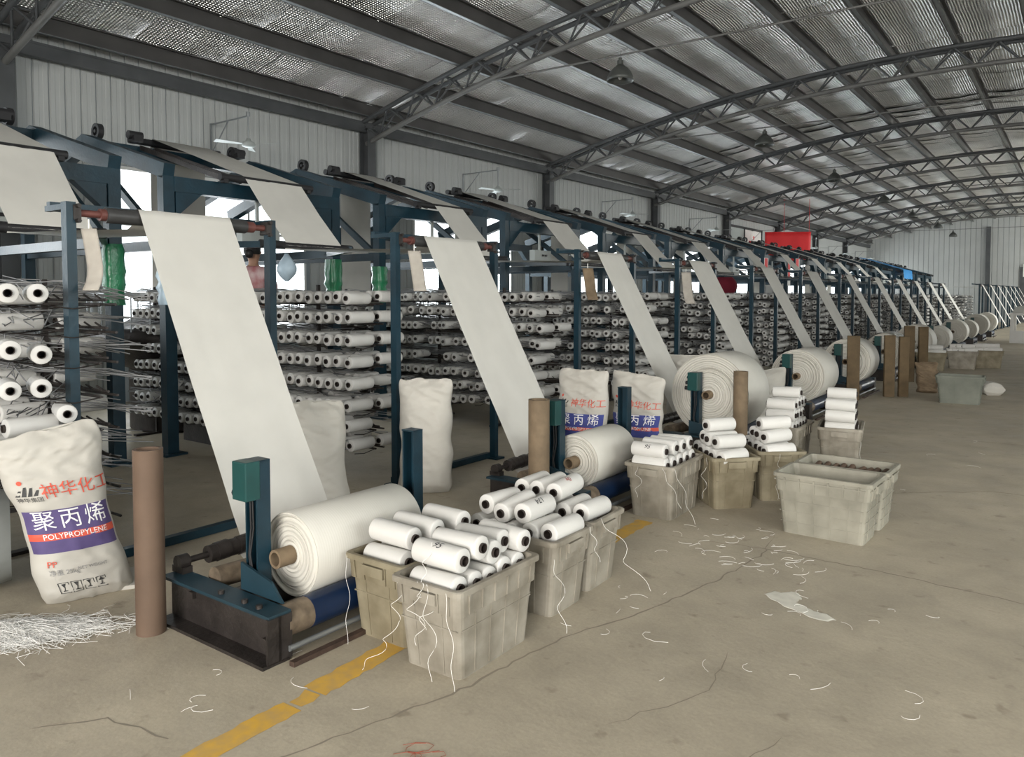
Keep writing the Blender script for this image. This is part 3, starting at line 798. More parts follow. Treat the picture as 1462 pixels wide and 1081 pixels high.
for s in SPOTS[298:]:
    if s[1] < 1.0: continue
    n = 9; d = Vector((math.cos(s[3]), math.sin(s[3]), 0)); p = Vector(s[:3]); far = s[1] > 14
    if far: n = 6
    b.cyl(p - d * BL / 2, p + d * BL / 2, BR, n, mi=0)
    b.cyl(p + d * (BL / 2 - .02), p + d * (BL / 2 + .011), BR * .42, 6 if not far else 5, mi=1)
o = b.build('yarn_bobbins', ['yarn_shaded', 'core'])
tag(o, 'remaining white yarn bobbins filling the farther racks of the loom row', 'yarn bobbins', kind='stuff')

# ================================================================== CRATES AND SPOOLS
CL, CW, CH = .54, .335, .37
def crate_parts(m, grid=False):
    t = empty('plastic_crate')
    def lp(f, z, r=.03, d=0): return rrect(CL / 2 * f + d, CW / 2 * f + d, r, z, 3)
    k0, kb, k1 = .86, .955, 1.0
    b = MB()
    b.loft([lp(k0, .004), lp(k0, .0), lp(k0 + .002, .012), lp(kb, .265), lp(kb, .268, d=-.004), lp(kb, .268, d=-.008), lp(k0, .016, d=-.006)], cap0=True, cap1=True, smooth=False)
    # moulded ribs on the tapered body
    def wallpt(side, u, z):
        f = k0 + (kb - k0) * (z / .265)
        hx, hy = CL / 2 * f, CW / 2 * f
        return {0: Vector((u * hx, -hy, z)), 1: Vector((u * hx, hy, z)), 2: Vector((-hx, u * hy, z)), 3: Vector((hx, u * hy, z))}[side]
    for side in range(4):
        us = (-.6, -.2, .2, .6) if side < 2 else (-.45, .45)
        for u in us: b.bar(wallpt(side, u, .01), wallpt(side, u, .262), .006, .006)
        for z in ((.07, .135, .20) if grid else (.20,)): b.bar(wallpt(side, -.93, z), wallpt(side, .93, z), .006, .006)
    b.build('body', m, t)
    b = MB()
    b.loft([lp(kb, .262, d=-.002), lp(kb, .262, d=.010), lp(k1 - .008, .345, d=.006), lp(k1, .347, d=.016), lp(k1, .366, d=.016), lp(k1, .37, d=.012), lp(k1, .37, d=-.006), lp(k1 - .02, .345, d=-.006), lp(kb, .266, d=-.008)], smooth=False)
    for side in range(4):
        us = (-.8, -.48, -.16, .16, .48, .8) if side < 2 else (-.75, -.4, .4, .75)
        for u in us:
            p, q = wallpt(side, u, .266), wallpt(side, u, .345)
            o = {0: Vector((0, -.012, 0)), 1: Vector((0, .012, 0)), 2: Vector((-.012, 0, 0)), 3: Vector((.012, 0, 0))}[side]
            b.bar(p + o, q + o, .008, .008)
        if grid:
            o = {0: Vector((0, -.012, 0)), 1: Vector((0, .012, 0)), 2: Vector((-.012, 0, 0)), 3: Vector((.012, 0, 0))}[side]
            b.bar(wallpt(side, -.95, .325) + o, wallpt(side, .95, .325) + o, .008, .008)
    b.build('rim', m, t)
    for s in (-1, 1):
        b = MB(); x = s * (CL / 2 + .004)
        b.box((x + s * .010, 0, .318), (.012, .13, .044))
        b.build('handle', m, t)
    return t
CR = {m: crate_parts(m, m in ('crate_g', 'crate_d')) for m in ('crate', 'crate_y', 'crate_g', 'crate_d')}
used = set()
def crate(m, x, y, deg, label, sc=1.0):
    o = CR[m] if m not in used else clone(CR[m])
    used.add(m); o.location = (x, y, 0); o.rotation_euler = (0, 0, R(deg)); o.scale = (sc, sc, sc)
    return tag(o, label, 'crate', 'plastic crates beside the aisle')
crate('crate', -2.055, 2.475, 91, 'dirty grey plastic crate heaped with spools, threads trailing over its corner')
crate('crate_y', -2.415, 2.55, 90, 'yellowed plastic crate with spools between winder and front grey crate')
crate('crate', -2.185, 3.085, 1, 'grey crate heaped with spools, directly behind the thread-trailing crate')
crate('crate', -2.21, 3.455, 2, 'grey crate with spools, standing on the worn yellow line end')
crate('crate', -2.315, 4.945, 92, 'grey crate with neatly stacked sideways spools on the yellow patch')
crate('crate_y', -2.10, 5.43, 135, 'corner-turned crate of spools between neat stack crate and empty crates')
crate('crate_y', -1.885, 5.86, 128, 'crate of spools wedged behind the corner-turned crate')
crate('crate', -2.10, 6.99, 92, 'grey crate of tall stacked spools nearest the biggest roll')
crate('crate', -1.68, 7.20, 100, 'grey crate with high spool stack standing alone beside aisle')
crate('crate_g', -1.25, 5.075, -1.5, 'empty greenish-grey gridded crate in the aisle', 1.04)
crate('crate_g', -1.235, 5.46, -1, 'gridded crate holding dark empty cores, behind the empty crate', 1.04)
crate('crate_d', -1.335, 12.45, 2, 'green-grey crate farther down the aisle beside a flat sack', 1.05)
crate('crate_y', -2.42, 17.6, 10, 'small far crate of spools against the plank pair', 1.0)
crate('crate', -1.95, 18.4, 4, 'far grey crate with spools beyond the green-grey crate', 1.0)
crate('crate_y', -1.55, 18.9, 12, 'outermost far crate of spools at the aisle edge', 1.0)

sp_y, sp_c = bobbin_mesh(28, .05, .238, 'yarn'), core_mesh(20, .05, .238)
sp_y.name = 'yarn_spool'
def mark(txt, red=False):
    vs, fs = text_polys(txt, .045, .008, .3)
    b = MB(); b.add([(p.x, math.sin(p.y / .052) * .0521, math.cos(p.y / .052) * .0521) for p in vs], fs)
    return b.mesh('hand_mark', 'ink_red' if red else 'ink')
MK = {t: mark(t, t == '0y') for t in ('95', '174', '#11', '0y')}
def spool(x, y, z, deg, label, group, tilt=0, mk=None, roll=None):
    o = link('yarn_spool', sp_y); o.location = (x, y, z)
    o.rotation_euler = (Matrix.Rotation(R(deg), 3, 'Z') @ Matrix.Rotation(R(tilt), 3, 'Y') @ Matrix.Rotation(R(roll if roll is not None else random.uniform(0, 360)), 3, 'X')).to_euler()
    link('core_tube', sp_c, o)
    if mk: link('hand_mark', MK[mk], o)
    return tag(o, label, 'yarn spool', group)
def heap(items, name, deg, dx=0, dy=0, jit=3):
    rr = random.Random(len(name))
    for it in items:
        x, y, z = it[:3]; mk = it[3] if len(it) > 3 else None; a = it[4] if len(it) > 4 else deg; tl = it[5] if len(it) > 5 else rr.uniform(-2, 2)
        lab = 'white yarn spool ' + ('marked by hand ' if mk else '') + ('stacked above ' if z > .40 else 'low in ') + name
        spool(x + dx, y + dy, z, a + rr.uniform(-jit, jit), lab, 'spools in ' + name, tl, mk, it[6] if len(it) > 6 else None)
# crate 1: axes across the aisle, ends towards it
heap([(-2.055, 2.283, .345), (-2.06, 2.382, .338), (-2.06, 2.480, .33), (-2.06, 2.578, .342), (-2.055, 2.672, .335),
      (-2.075, 2.322, .446, '95', 0, 1, 25), (-2.06, 2.425, .47), (-2.07, 2.522, .427), (-2.05, 2.715, .434), (-2.1, 2.62, .438),
      (-2.06, 2.30, .24), (-2.06, 2.41, .235), (-2.06, 2.52, .23), (-2.06, 2.63, .235)], 'the thread-trailing front crate', 0)
heap([(-2.42, 2.37, .35), (-2.42, 2.475, .345), (-2.42, 2.58, .345), (-2.42, 2.685, .345), (-2.425, 2.412, .447), (-2.425, 2.56, .447), (-2.415, 2.742, .445), (-2.42, 2.42, .25), (-2.42, 2.53, .25), (-2.42, 2.64, .25)],
     'the yellowed crate beside winder', 0)
# crates 3 and 4: axes along the aisle, ends towards the open floor
heap([(-2.30, 3.085, .35), (-2.19, 3.085, .355), (-2.082, 3.08, .37), (-1.975, 3.09, .385), (-2.245, 3.075, .455, None, 270, 6), (-2.135, 3.09, .457, '174', 270, 0, -30), (-2.40, 3.085, .36), (-2.355, 3.10, .46), (-2.30, 3.085, .245), (-2.1, 3.085, .25)],
     'the crate directly behind it', 270)
heap([(-2.36, 3.46, .36), (-2.25, 3.455, .375), (-2.14, 3.46, .38), (-2.025, 3.455, .39), (-2.19, 3.45, .482, '0y', 270, 3, -25), (-2.41, 3.47, .465), (-2.30, 3.46, .475), (-2.3, 3.455, .265), (-2.1, 3.455, .27)], 'the crate on the yellow line end', 270)
# crate 5: neat sideways stack
heap([(-2.32, 4.73, .365), (-2.32, 4.835, .36), (-2.32, 4.94, .36), (-2.32, 5.045, .36), (-2.32, 5.15, .36), (-2.335, 4.745, .455, '95', 0, 0, 55), (-2.325, 4.885, .462), (-2.32, 4.99, .46), (-2.315, 5.10, .462), (-2.32, 4.80, .26), (-2.32, 4.95, .26)], 'the neatly stacked crate', 2, jit=1.5)
def local_heap(cx, cy, deg, items, name, a0, jit=4):
    ca, sa = math.cos(R(deg)), math.sin(R(deg))
    heap([(cx + u * ca - v * sa, cy + u * sa + v * ca, z) + tuple(r) for u, v, z, *r in items], name, a0, jit=jit)
local_heap(-2.10, 5.43, 135, [(-.198, 0, .365), (-.099, 0, .36), (.0, 0, .36), (.099, 0, .36), (.198, 0, .365), (-.14, .0, .462), (-.03, .01, .465, '#11', 244, 0, 40), (.085, 0, .462), (.03, 0, .555), (.0, 0, .26), (.1, 0, .26)], 'the corner-turned crate', 240, 8)
local_heap(-1.885, 5.86, 128, [(-.198, 0, .365), (-.099, 0, .36), (.0, 0, .36), (.099, 0, .36), (.198, 0, .365), (-.14, .0, .462), (-.03, 0, .465), (.085, 0, .46), (-.09, 0, .552), (.02, 0, .26), (-.1, 0, .26)], 'the wedged crate behind it', 236, 8)
local_heap(-2.10, 6.99, 92, [(-.198, 0, .365), (-.099, 0, .36), (.0, 0, .36), (.099, 0, .36), (.198, 0, .36), (-.2, -.01, .462), (-.095, 0, .458), (.01, 0, .458), (.115, 0, .46), (-.15, 0, .55), (-.04, 0, .548), (.065, 0, .55), (.17, 0, .55), (.02, 0, .64), (0, 0, .26), (.1, 0, .26)], 'the tall stack nearest biggest roll', 4, jit=2)
local_heap(-1.68, 7.20, 100, [(-.198, 0, .365), (-.099, 0, .36), (.0, 0, .36), (.099, 0, .36), (.198, 0, .36), (-.2, 0, .463), (-.095, 0, .458), (.01, 0, .458), (.115, 0, .46), (-.17, 0, .558), (-.04, 0, .548), (.065, 0, .55), (.0, 0, .64), (0, 0, .26), (.1, 0, .26)], 'the lone crate with high stack', 9, jit=2)
for (cx, cy, deg, nm) in ((-2.42, 17.6, 10, 'the small far crate by planks'), (-1.95, 18.4, 4, 'the far grey crate'), (-1.55, 18.9, 12, 'the outermost far crate')):
    local_heap(cx, cy, deg, [(-.18, 0, .37), (-.07, 0, .37), (.04, 0, .37), (.15, 0, .37), (-.12, 0, .46), (-.0, 0, .46), (.1, 0, .46)], nm, 20)
# empty dark cores lying in the second gridded crate
cm = MB(); cm.cyl((0, -.12, 0), (0, .12, 0), .021, 14, hole=.016); cmesh = cm.mesh('empty_core', 'card')
for i in range(18):
    o = link('empty_core', cmesh); row = i // 9
    o.location = (-1.445 + .052 * (i % 9) + .02 * row, 5.455 + random.uniform(-.012, .012), .33 - .04 * (1 - row) + random.uniform(-.004, .006)); o.rotation_euler = (0, 0, random.uniform(-.12, .12))
    tag(o, 'empty brown yarn core lying in the rear gridded crate, ' + ('upper layer' if row else 'lower layer'), 'core tube', 'empty cores in the gridded crate')
b = MB(); b.box((-1.235, 5.46, .135), (.43, .24, .225)); tag(b.build('core_bundle', 'card'), 'brown bundle of packed cores filling the rear gridded crate', 'core bundle')
# loose yarn ends over the crates
def threads(name, lines, label, r=.0009, m='thread'):
    b = MB()
    for l in lines: b.tube(l, r, 4)
    return tag(b.build(name, m), label, 'thread', kind='stuff')
def sag(p, q, n=22, amp=.02, seed=0):
    rr = random.Random(seed); p, q = Vector(p), Vector(q)
    ph = rr.uniform(0, 6)
    return [p.lerp(q, i / n) + Vector((math.sin(i * .55 + ph), math.cos(i * .43 + ph), .3 * math.sin(i * .7 + ph))) * amp * math.sin(PI * i / n) for i in range(n + 1)]
threads('loose_threads', [
    sag((-2.03, 2.19, .375), (-1.99, 2.175, .0025), seed=1), sag((-2.08, 2.19, .375), (-2.05, 2.15, .14), seed=2, amp=.03), sag((-2.05, 2.19, .375), (-2.02, 2.175, .2), seed=3, amp=.03),
    sag((-1.93, 2.19, .36), (-1.87, 2.17, .0025), seed=4, amp=.008), sag((-2.2, 2.2, .37), (-2.17, 2.17, .18), seed=5), sag((-2.10, 2.3, .5), (-2.06, 2.19, .375), seed=6, amp=.012),
    sag((-2.57, 2.26, .36), (-2.5, 2.2, .0025), seed=7, amp=.008), sag((-2.17, 2.17, .18), (-2.28, 2.08, .0025), seed=8)], 'loose white threads trailing down the front crates')
threads('loose_threads', [sag((-1.89, 3.2, .38), (-1.86, 3.25, .2), seed=9, amp=.01), sag((-1.92, 3.36, .38), (-1.72, 3.52, .0025), seed=10, amp=.03), sag((-1.90, 2.9, .30), (-1.8, 2.85, .0025), seed=11),
    sag((-2.12, 4.68, .36), (-2.0, 4.74, .0025), seed=12, amp=.012), sag((-2.38, 4.66, .36), (-2.36, 4.62, .15), seed=13), sag((-2.2, 4.66, .36), (-2.08, 4.7, .1), seed=14, amp=.01), sag((-2.1, 5.16, .36), (-2.1, 5.1, .08), seed=15), sag((-1.72, 5.6, .36), (-1.70, 5.5, .05), seed=16),
    sag((-1.5, 7.02, .4), (-1.46, 7.0, .02), seed=17, amp=.008)], 'loose white threads hanging from the farther spool crates')

# ================================================================== SACKS
def sack_geo(wd, h, th, shear=0, leanb=0, seed=0, topw=1.06, crush=.0):
    """returns front(x,z)->point and a mesh builder; local: width along X, front towards -Y"""
    def shape(u, z):                       # u in -1..1
        tz = z / h
        wz = wd / 2 * (1 - .05 * math.sin(PI * min(1, tz * 1.2)) + (topw - 1) * tz) * (1 - .07 * max(0, (.04 - tz) / .04)) * (1 - .06 * max(0, (tz - .95) / .05) ** 2)
        prof = (min(1, (tz + .02) / .10) ** .5) * (1 - .55 * max(0, tz - .62) / .38) if tz < .985 else .40
        if tz > .93: prof *= 1 - .72 * (tz - .93) / .07
        d = th / 2 * prof * max(0, 1 - abs(u) ** 3.2) ** .55
        rg = lambda q: (1 - abs(q)) ** 2
        wr = (noise.noise(Vector((u * 1.3 + seed, tz * 7, seed * 3.1))) * .014 + .016 * rg(2.4 * noise.noise(Vector((u * .9 + seed, tz * 9 + u * 1.2, seed + 4)))) + .010 * rg(2.4 * noise.noise(Vector((u * 1.5, tz * 17 - u * 1.5, seed + 8)))) - .010) * (.45 + 1.5 * max(0, tz - .5) + .8 * max(0, .28 - tz)) * (1 - abs(u) ** 6)
        side = noise.noise(Vector((seed, tz * 5, 1.5))) * .02 + u * .02 * noise.noise(Vector((seed + 3, tz * 6, 4.5)))
        top = .022 * noise.noise(Vector((u * 2, 5, seed))) * max(0, (tz - .8) / .2) + crush * u * max(0, (tz - .5) / .5)
        return u * wz + side - shear * z, d, wr, top
    def front(u, z, off=0.0):
        x, d, wr, top = shape(u, z); return Vector((x, -(d + off) - wr + leanb * z, z + top))
    def back(u, z):
        x, d, wr, top = shape(u, z); return Vector((x, d - wr * .6 + leanb * z, z + top))
    NU, NZ = 40, 64
    loops = []
    for j in range(NZ + 1):
        z = h * j / NZ
        us = [math.sin(-PI / 2 + PI * i / NU) for i in range(NU + 1)]
        loops.append([front(u, z) for u in us] + [back(u, z) for u in reversed(us[1:-1])])
    b = MB(); b.loft(loops, True, True, True)
    return front, b
def printed(front, wd, h, t, m_band, back=False, small=True):
    def band(z0, z1, name, m, off=.004, u0=-.94, u1=.94):
        b = MB(); b.loft([[front(u0 + (u1 - u0) * i / 24, z0 + (z1 - z0) * j / 8, off) for i in range(25)] for j in range(9)], closed=False); return b.build(name, m, t)
    def put(txt, size, u, z, name, m, off=.0065, sx=1.0):
        vs, fs = text_polys(txt, size, .012); b = MB()
        b.add([front(max(-.97, min(.97, u + p.x * sx / (wd / 2))), z + p.y, off) for p in vs], fs); return b.build(name, m, t)
    band(.31 * h, .56 * h, 'printed_band', m_band)
    band(.385 * h, .425 * h, 'red_stripe', 'red', .0052)
    put('神华化工', .076, .34, .665 * h, 'lettering', 'red')
    for q, (ch, u) in enumerate(zip('聚丙烯', (-.56, .02, .60))): put(ch, .105, u, .495 * h, 'lettering', 'white_print')
    put('POLYPROPYLENE', .038, .05, .405 * h, 'lettering', 'white_print', .0075, 1.0)
    b = MB()                                         # hill emblem with a red sun
    for i in range(4):
        u0 = -.88 + i * .11; hh = (.030, .046, .040, .026)[i]
        b.add([front(u0, .655 * h, .0035), front(u0 + .085, .655 * h, .0035), front(u0 + .15, .655 * h + hh, .0035), front(u0 + .10, .655 * h + hh, .0035)], [(0, 1, 2, 3)])
    b.build('emblem', 'dark_print', t)
    b = MB(); cc = (-.72, .735 * h)
    b.add([front(cc[0] + .05 * math.cos(a), cc[1] + .012 * math.sin(a), .0035) for a in (2 * PI * i / 12 for i in range(12))], [tuple(range(12))]); b.build('emblem_sun', 'red', t)
    put('神华集团', .026, -.64, .632 * h, 'lettering', 'dark_print')
    if small:
        put('PP', .042, -.62, .245 * h, 'lettering', 'red')
        put('净重 25kg', .030, -.40, .195 * h, 'lettering', 'grey_print')
        put('NET WEIGHT', .022, .20, .205 * h, 'lettering', 'grey_print')
        for i in range(4):
            u0 = -.62 + i * .26; z0, z1 = .07 * h, .135 * h; b = MB(); w_ = .004
            for (a, c_, d_, e_) in ((u0, u0 + .22, z0, z0 + .003), (u0, u0 + .22, z1 - .003, z1), (u0, u0 + .015, z0, z1), (u0 + .205, u0 + .22, z0, z1)):
                b.add([front(a, d_, .0035), front(c_, d_, .0035), front(c_, e_, .0035), front(a, e_, .0035)], [(0, 1, 2, 3)])
            uc, zc = u0 + .11, (z0 + z1) / 2 + .008
            g = [(-.06, .0), (.06, .0), (0, .018)] if i == 3 else [(-.05, .014), (.05, .014), (.0, -.008)]
            b.add([front(uc + x, zc + y, .0036) for x, y in g], [(0, 1, 2)]); b.box(front(uc, zc - .012, .003), (.004, .002, .018)); b.box(front(uc, zc - .022, .003), (.02, .002, .004))
            b.build('handling_symbol', 'dark_print', t)
def sack(x, y, deg, wd, h, th, label, seed, shear=0, lean=0, prt=None, topw=1.06, m='sack', crush=0, small=True):
    t = empty('woven_sack', (x, y, .002), R(deg))
    front, b = sack_geo(wd, h, th, shear, lean, seed, topw, crush)
    me = b.mesh('sack_body', m); fix_normals(me); link('sack_body', me, t)
    if prt: printed(front, wd, h, t, prt, small=small)
    tag(t, label, 'sack', 'woven sacks'); return t
sack(-3.975, 1.80, 75.5, .41, .845, .19, 'leaning white woven sack with purple band and red characters', 1, shear=.20, lean=.06, prt='purple', crush=.03)
sack(-4.06, 3.32, 62, .44, .80, .24, 'slumped plain white sack behind the wide front web', 5, shear=.02, topw=.92)
sack(-4.02, 4.33, 33, .42, .865, .22, 'tall plain creased sack standing beside the creased web', 9, topw=.98)
sack(-3.50, 5.80, 6, .47, .855, .22, 'plump printed sack with blue band next to the standing tube', 13, prt='navy', topw=1.0, small=False)
sack(-3.18, 6.22, 8, .46, .80, .22, 'printed sack with blue band partly hidden by winder post', 17, prt='navy', topw=1.08, small=False, crush=-.03)
sack(-3.75, 8.55, 20, .46, .80, .24, 'pale plain sack behind the biggest fabric roll', 21)
sack(-3.0, 9.05, 40, .50, .62, .30, 'crumpled low white sack between the two largest rolls', 25, topw=1.15, crush=.04)
b = MB(); b.add([(-.15, -.13, 0), (.26, -.16, 0), (.30, .1, .0), (-.1, .16, 0), (-.15, -.13, .012), (.26, -.16, .02), (.30, .1, .03), (-.1, .16, .012)], [(3, 2, 1, 0), (4, 5, 6, 7), (0, 1, 5, 4), (1, 2, 6, 5), (2, 3, 7, 6), (3, 0, 4, 7)])
o = b.build('flat_sack', 'sack'); o.location = (-4.12, 1.83, 0); o.rotation_euler.z = R(65); tag(o, 'flattened empty sack under the leaning printed sack', 'sack')
sack(-1.9, 13.45, 5, .29, .47, .22, 'small tan sack standing beside the far green-grey crate', 31, m='card2')
# sack lying on the floor farther on
fr, b = sack_geo(.3, .45, .2, 0, 0, 33); me = b.mesh('sack_body', 'sack'); fix_normals(me); t = empty('woven_sack', (-1.0, 13.62, .09), R(-30)); o = link('sack_body', me, t); o.rotation_euler = (-PI / 2, 0, R(60)); tag(t, 'half-empty sack lying flat on the far aisle floor', 'sack', 'woven sacks')
# grey bundle at the very left
b = MB(); loops = []
for j in range(13):
    y = -.55 + 1.0 * j / 12; q = .27 * (1 - .12 * abs(j / 6 - 1) ** 4)
    loops.append([Vector((q * math.cos(a) * 1.1, y, .262 + q * math.sin(a) * .96 + .01 * noise.noise(Vector((a, y * 4, 2))))) for a in (2 * PI * i / 32 for i in range(32))])
b.loft(loops, True, True, True); me = b.mesh('grey_bundle', mat('grey_wrap', (.20, .21, .20), .6, 0, var=.25, scale=4, bump=.2, bscale=6)); fix_normals(me)
o = link('covered_roll', me); o.location = (-4.62, 1.22, 0); o.rotation_euler.z = R(-20); tag(o, 'grey wrapped fabric roll lying behind the leaning printed sack', 'fabric roll')

# ================================================================== TUBES AND PLANKS
def tube_obj(x, y, r, h, label, m='card', tilt=0):
    b = MB(); b.cyl((0, 0, 0), (0, 0, h), r, 32, hole=r * .74)
    o = b.build('cardboard_tube', m); o.location = (x, y, 0); o.rotation_euler = (R(tilt), 0, 0)
    return tag(o, label, 'cardboard tube', 'standing cardboard tubes')
tube_obj(-3.31, 1.768, .063, .825, 'brown cardboard tube standing between leaning sack and winder')
tube_obj(-2.86, 4.178, .07, .82, 'scuffed brown tube standing before the second switch post', 'card2')
tube_obj(-2.37, 6.58, .062, .845, 'pale brown tube standing before the biggest fabric roll', 'card2')
def plank(x, y, wd, dp, h, deg, label):
    b = MB(); b.box((0, 0, h / 2), (wd, dp, h)); o = b.build('wooden_plank', 'wood'); bevel(o, .006)
    o.location = (x, y, 0); o.rotation_euler.z = R(deg); return tag(o, label, 'plank', 'standing wooden planks')
plank(-2.62, 11.86, .17, .05, .93, 20, 'single brown wooden plank standing before a large roll')
plank(-2.27, 12.55, .15, .06, .92, 30, 'darker plank of the pair standing beside the aisle')
plank(-2.10, 12.68, .14, .06, .90, 35, 'lighter plank of the pair standing beside the aisle')
plank(-2.40, 15.0, .17, .06, .98, 25, 'left plank of the farther pair before the covered roll')
plank(-2.22, 15.25, .16, .06, .96, 35, 'right plank of the farther pair before the covered roll')

# ================================================================== ROOF FITTINGS
def lamp_parts():
    t = empty('bell_lamp')
    b = MB(); b.lathe([(.045, .10), (.07, .075), (.11, .045), (.155, -.01), (.182, -.07), (.19, -.12), (.197, -.12), (.188, -.065), (.16, -.002), (.115, .053), (.075, .083), (.05, .11), (.0, .112)], n=28); b.build('shade', 'lamp', t)
    b = MB(); b.cyl((0, 0, .10), (0, 0, .17), .045, 14); b.cyl((0, 0, .17), (0, 0, .21), .025, 10); b.build('socket', 'lamp', t)
    b = MB(); b.tube([(0, 0, .2), (.012, 0, .24), (0, 0, .27), (-.008, 0, .25)], .006, 6); b.build('hook', 'galv', t)
    b = MB(); b.lathe([(.0, -.10), (.02, -.095), (.035, -.06), (.03, -.01), (.022, .05)], n=14); b.build('bulb', 'lampin', t)
    return t
l0 = lamp_parts()
for i, n in enumerate(range(1, 8)):
    o = l0 if i == 0 else clone(l0); o.location = (-5.45 + .1 * (i % 2), BAY0 + BAY * n, 4.735)
    tag(o, 'unlit dark bell lamp hanging from the tie rod of the %s visible truss' % ORD[i], 'lamp', 'bell lamps down the hall')
def fan_parts():
    t = empty('wall_fan')
    b = MB(); b.box((WX + .05, 0, 3.85), (.022, .022, .62)); b.box((WX + .53, 0, 4.14), (.98, .02, .02)); b.bar((WX + .06, 0, 3.7), (WX + .5, 0, 4.13), .014, .014); b.build('bracket', 'galv', t)
    b = MB(); b.cyl((WX + 1.0, 0, 3.78), (WX + 1.0, 0, 4.2), .012, 8); b.cyl((WX + 1.0, 0, 4.13), (WX + 1.0, 0, 4.2), .03, 10); b.build('rod', 'galv', t)
    b = MB(); b.lathe([(.0, 3.82), (.03, 3.815), (.04, 3.78), (.085, 3.76), (.10, 3.73), (.095, 3.70), (.05, 3.685), (.0, 3.68)], (WX + 1.0, 0, 0), 18); b.build('motor', 'panelgrey', t)
    for k in range(3):
        a = R(20 + 120 * k); d = Vector((math.cos(a), math.sin(a), 0)); p = Vector((WX + 1.0, 0, 3.72)); q = Vector((-d.y, d.x, 0))
        b = MB(); z = Vector((0, 0, .012))
        b.add([p + d * .09 - q * .025, p + d * .5 - q * .06 - z, p + d * .5 + q * .05 + z, p + d * .09 + q * .025 + z,
               p + d * .09 - q * .025 + Vector((0, 0, .004)), p + d * .5 - q * .06 - z + Vector((0, 0, .004)), p + d * .5 + q * .05 + z + Vector((0, 0, .004)), p + d * .09 + q * .025 + z + Vector((0, 0, .004))],
              [(3, 2, 1, 0), (4, 5, 6, 7), (0, 1, 5, 4), (1, 2, 6, 5), (2, 3, 7, 6), (3, 0, 4, 7)])
        b.build('blade', 'panelgrey', t)
    return t
f0 = fan_parts()
for i in range(8):
    o = f0 if i == 0 else clone(f0); o.location = (0, BAY0 + BAY * i + 2.9, 0)
    tag(o, 'white three-blade fan on a wall bracket in the %s bay of the white wall' % ORD[i], 'fan', 'bracket fans along the wall')

# banner, board and posters
t = empty('hanging_banner', (-9.2, 30.5, 3.5), R(32))
b = MB(); b.loft([[Vector((-.87 + 1.74 * i / 16, .012 * math.sin(i * .9) + .01 * noise.noise(Vector((i * .4, j, 0))), -.62 + 1.1 * j / 6)) for i in range(17)] for j in range(7)], closed=False); o = b.build('cloth', 'banner', t)
sd = o.modifiers.new('thick', 'SOLIDIFY'); sd.thickness = .004
MB().cyl((-.88, 0, .48), (.88, 0, .48), .014, 8).build('rod', 'banner', t)
for x in (-.15, .80): MB().cyl((x, 0, .48), (x, 0, 1.75), .008, 5).build('cord', 'banner', t)
tag(t, 'red cloth banner hung by cords above the looms', 'banner')
t = empty('notice_board', (WX + .10, 30.4, 3.55))
b = MB()
for y in (-1.8, -.25, 1.8): b.box((0, y, 0), (.05, .09, 1.3))
for z in (-.65, .65): b.box((0, 0, z), (.05, 3.7, .09))
b.build('frame', 'black', t); MB().box((-.01, -1.02, 0), (.02, 1.5, 1.25)).build('dark_pane', 'panelgrey', t); MB().box((-.01, .78, 0), (.02, 2.0, 1.25)).build('white_pane', 'white', t)
b = MB(); b.box((.008, .85, .12), (.012, 1.1, .12)); b.box((.008, .36, -.08), (.012, .12, .5)); b.box((.008, 1.34, -.08), (.012, .12, .5)); b.box((.008, .85, -.12), (.012, .5, .09)); b.box((.008, .85, .32), (.012, .1, .14)); b.build('red_sign', 'banner', t)
tag(t, 'dark framed board with a red sign high on the wall', 'notice board')
for x, y, w_, h_, zc, top, lab in ((-6.83, 22.8, .24, .8, 2.2, 'banner', 'tall red and white poster hanging on a loom post'), (-6.83, 23.62, .36, .34, 2.45, 'banner', 'small red edged notice beside the tall red poster'), (-6.83, 20.78, .3, .36, 2.35, 'white', 'white notice card with red edge on a loom post')):
    t = empty('poster', (x, y, zc), R(90)); MB().box((0, 0, 0), (w_, .012, h_)).build('sheet', 'white', t); MB().box((-w_ * .1, -.008, h_ * .12), (w_ * .75, .006, h_ * .7)).build('red_field', 'banner', t); tag(t, lab, 'poster')
# maroon garment
b = MB(); loops = []
for j in range(9):
    tt = j / 8; q = .10 + .17 * math.sin(PI * min(1, tt * .75 + .12)); z = 1.93 - .40 * tt
    loops.append([Vector((q * math.cos(a) * (1 + .06 * math.sin(5 * a)), .55 * q * math.sin(a), z)) for a in (2 * PI * i / 24 for i in range(24))])
me = b.loft(loops, True, True, True).mesh('garment', 'maroon'); fix_normals(me); o = link('hanging_garment', me); o.location = (-6.45, 16.85, 0); o.rotation_euler.z = R(35); tag(o, 'dark red garment hanging above the bobbins', 'garment')
# bright blue sheet covering one loom top
b = MB(); b.loft([[Vector((-8.5 + 2.0 * i / 10, -1.1 + 2.2 * j / 10, 3.30 - .60 * max(0, (i - 1) / 9) + .02 * noise.noise(Vector((i * .6, j * .7, 3))))) for i in range(11)] + [Vector((-6.46, -1.1 + 2.2 * j / 10, 2.30 + .03 * math.sin(j * 2)))] for j in range(11)], closed=False)
o = b.build('blue_tarpaulin', 'bright_blue'); o.location = (0, 39.8, 0); tag(o, 'bright blue tarpaulin draped over a far loom top', 'tarpaulin')
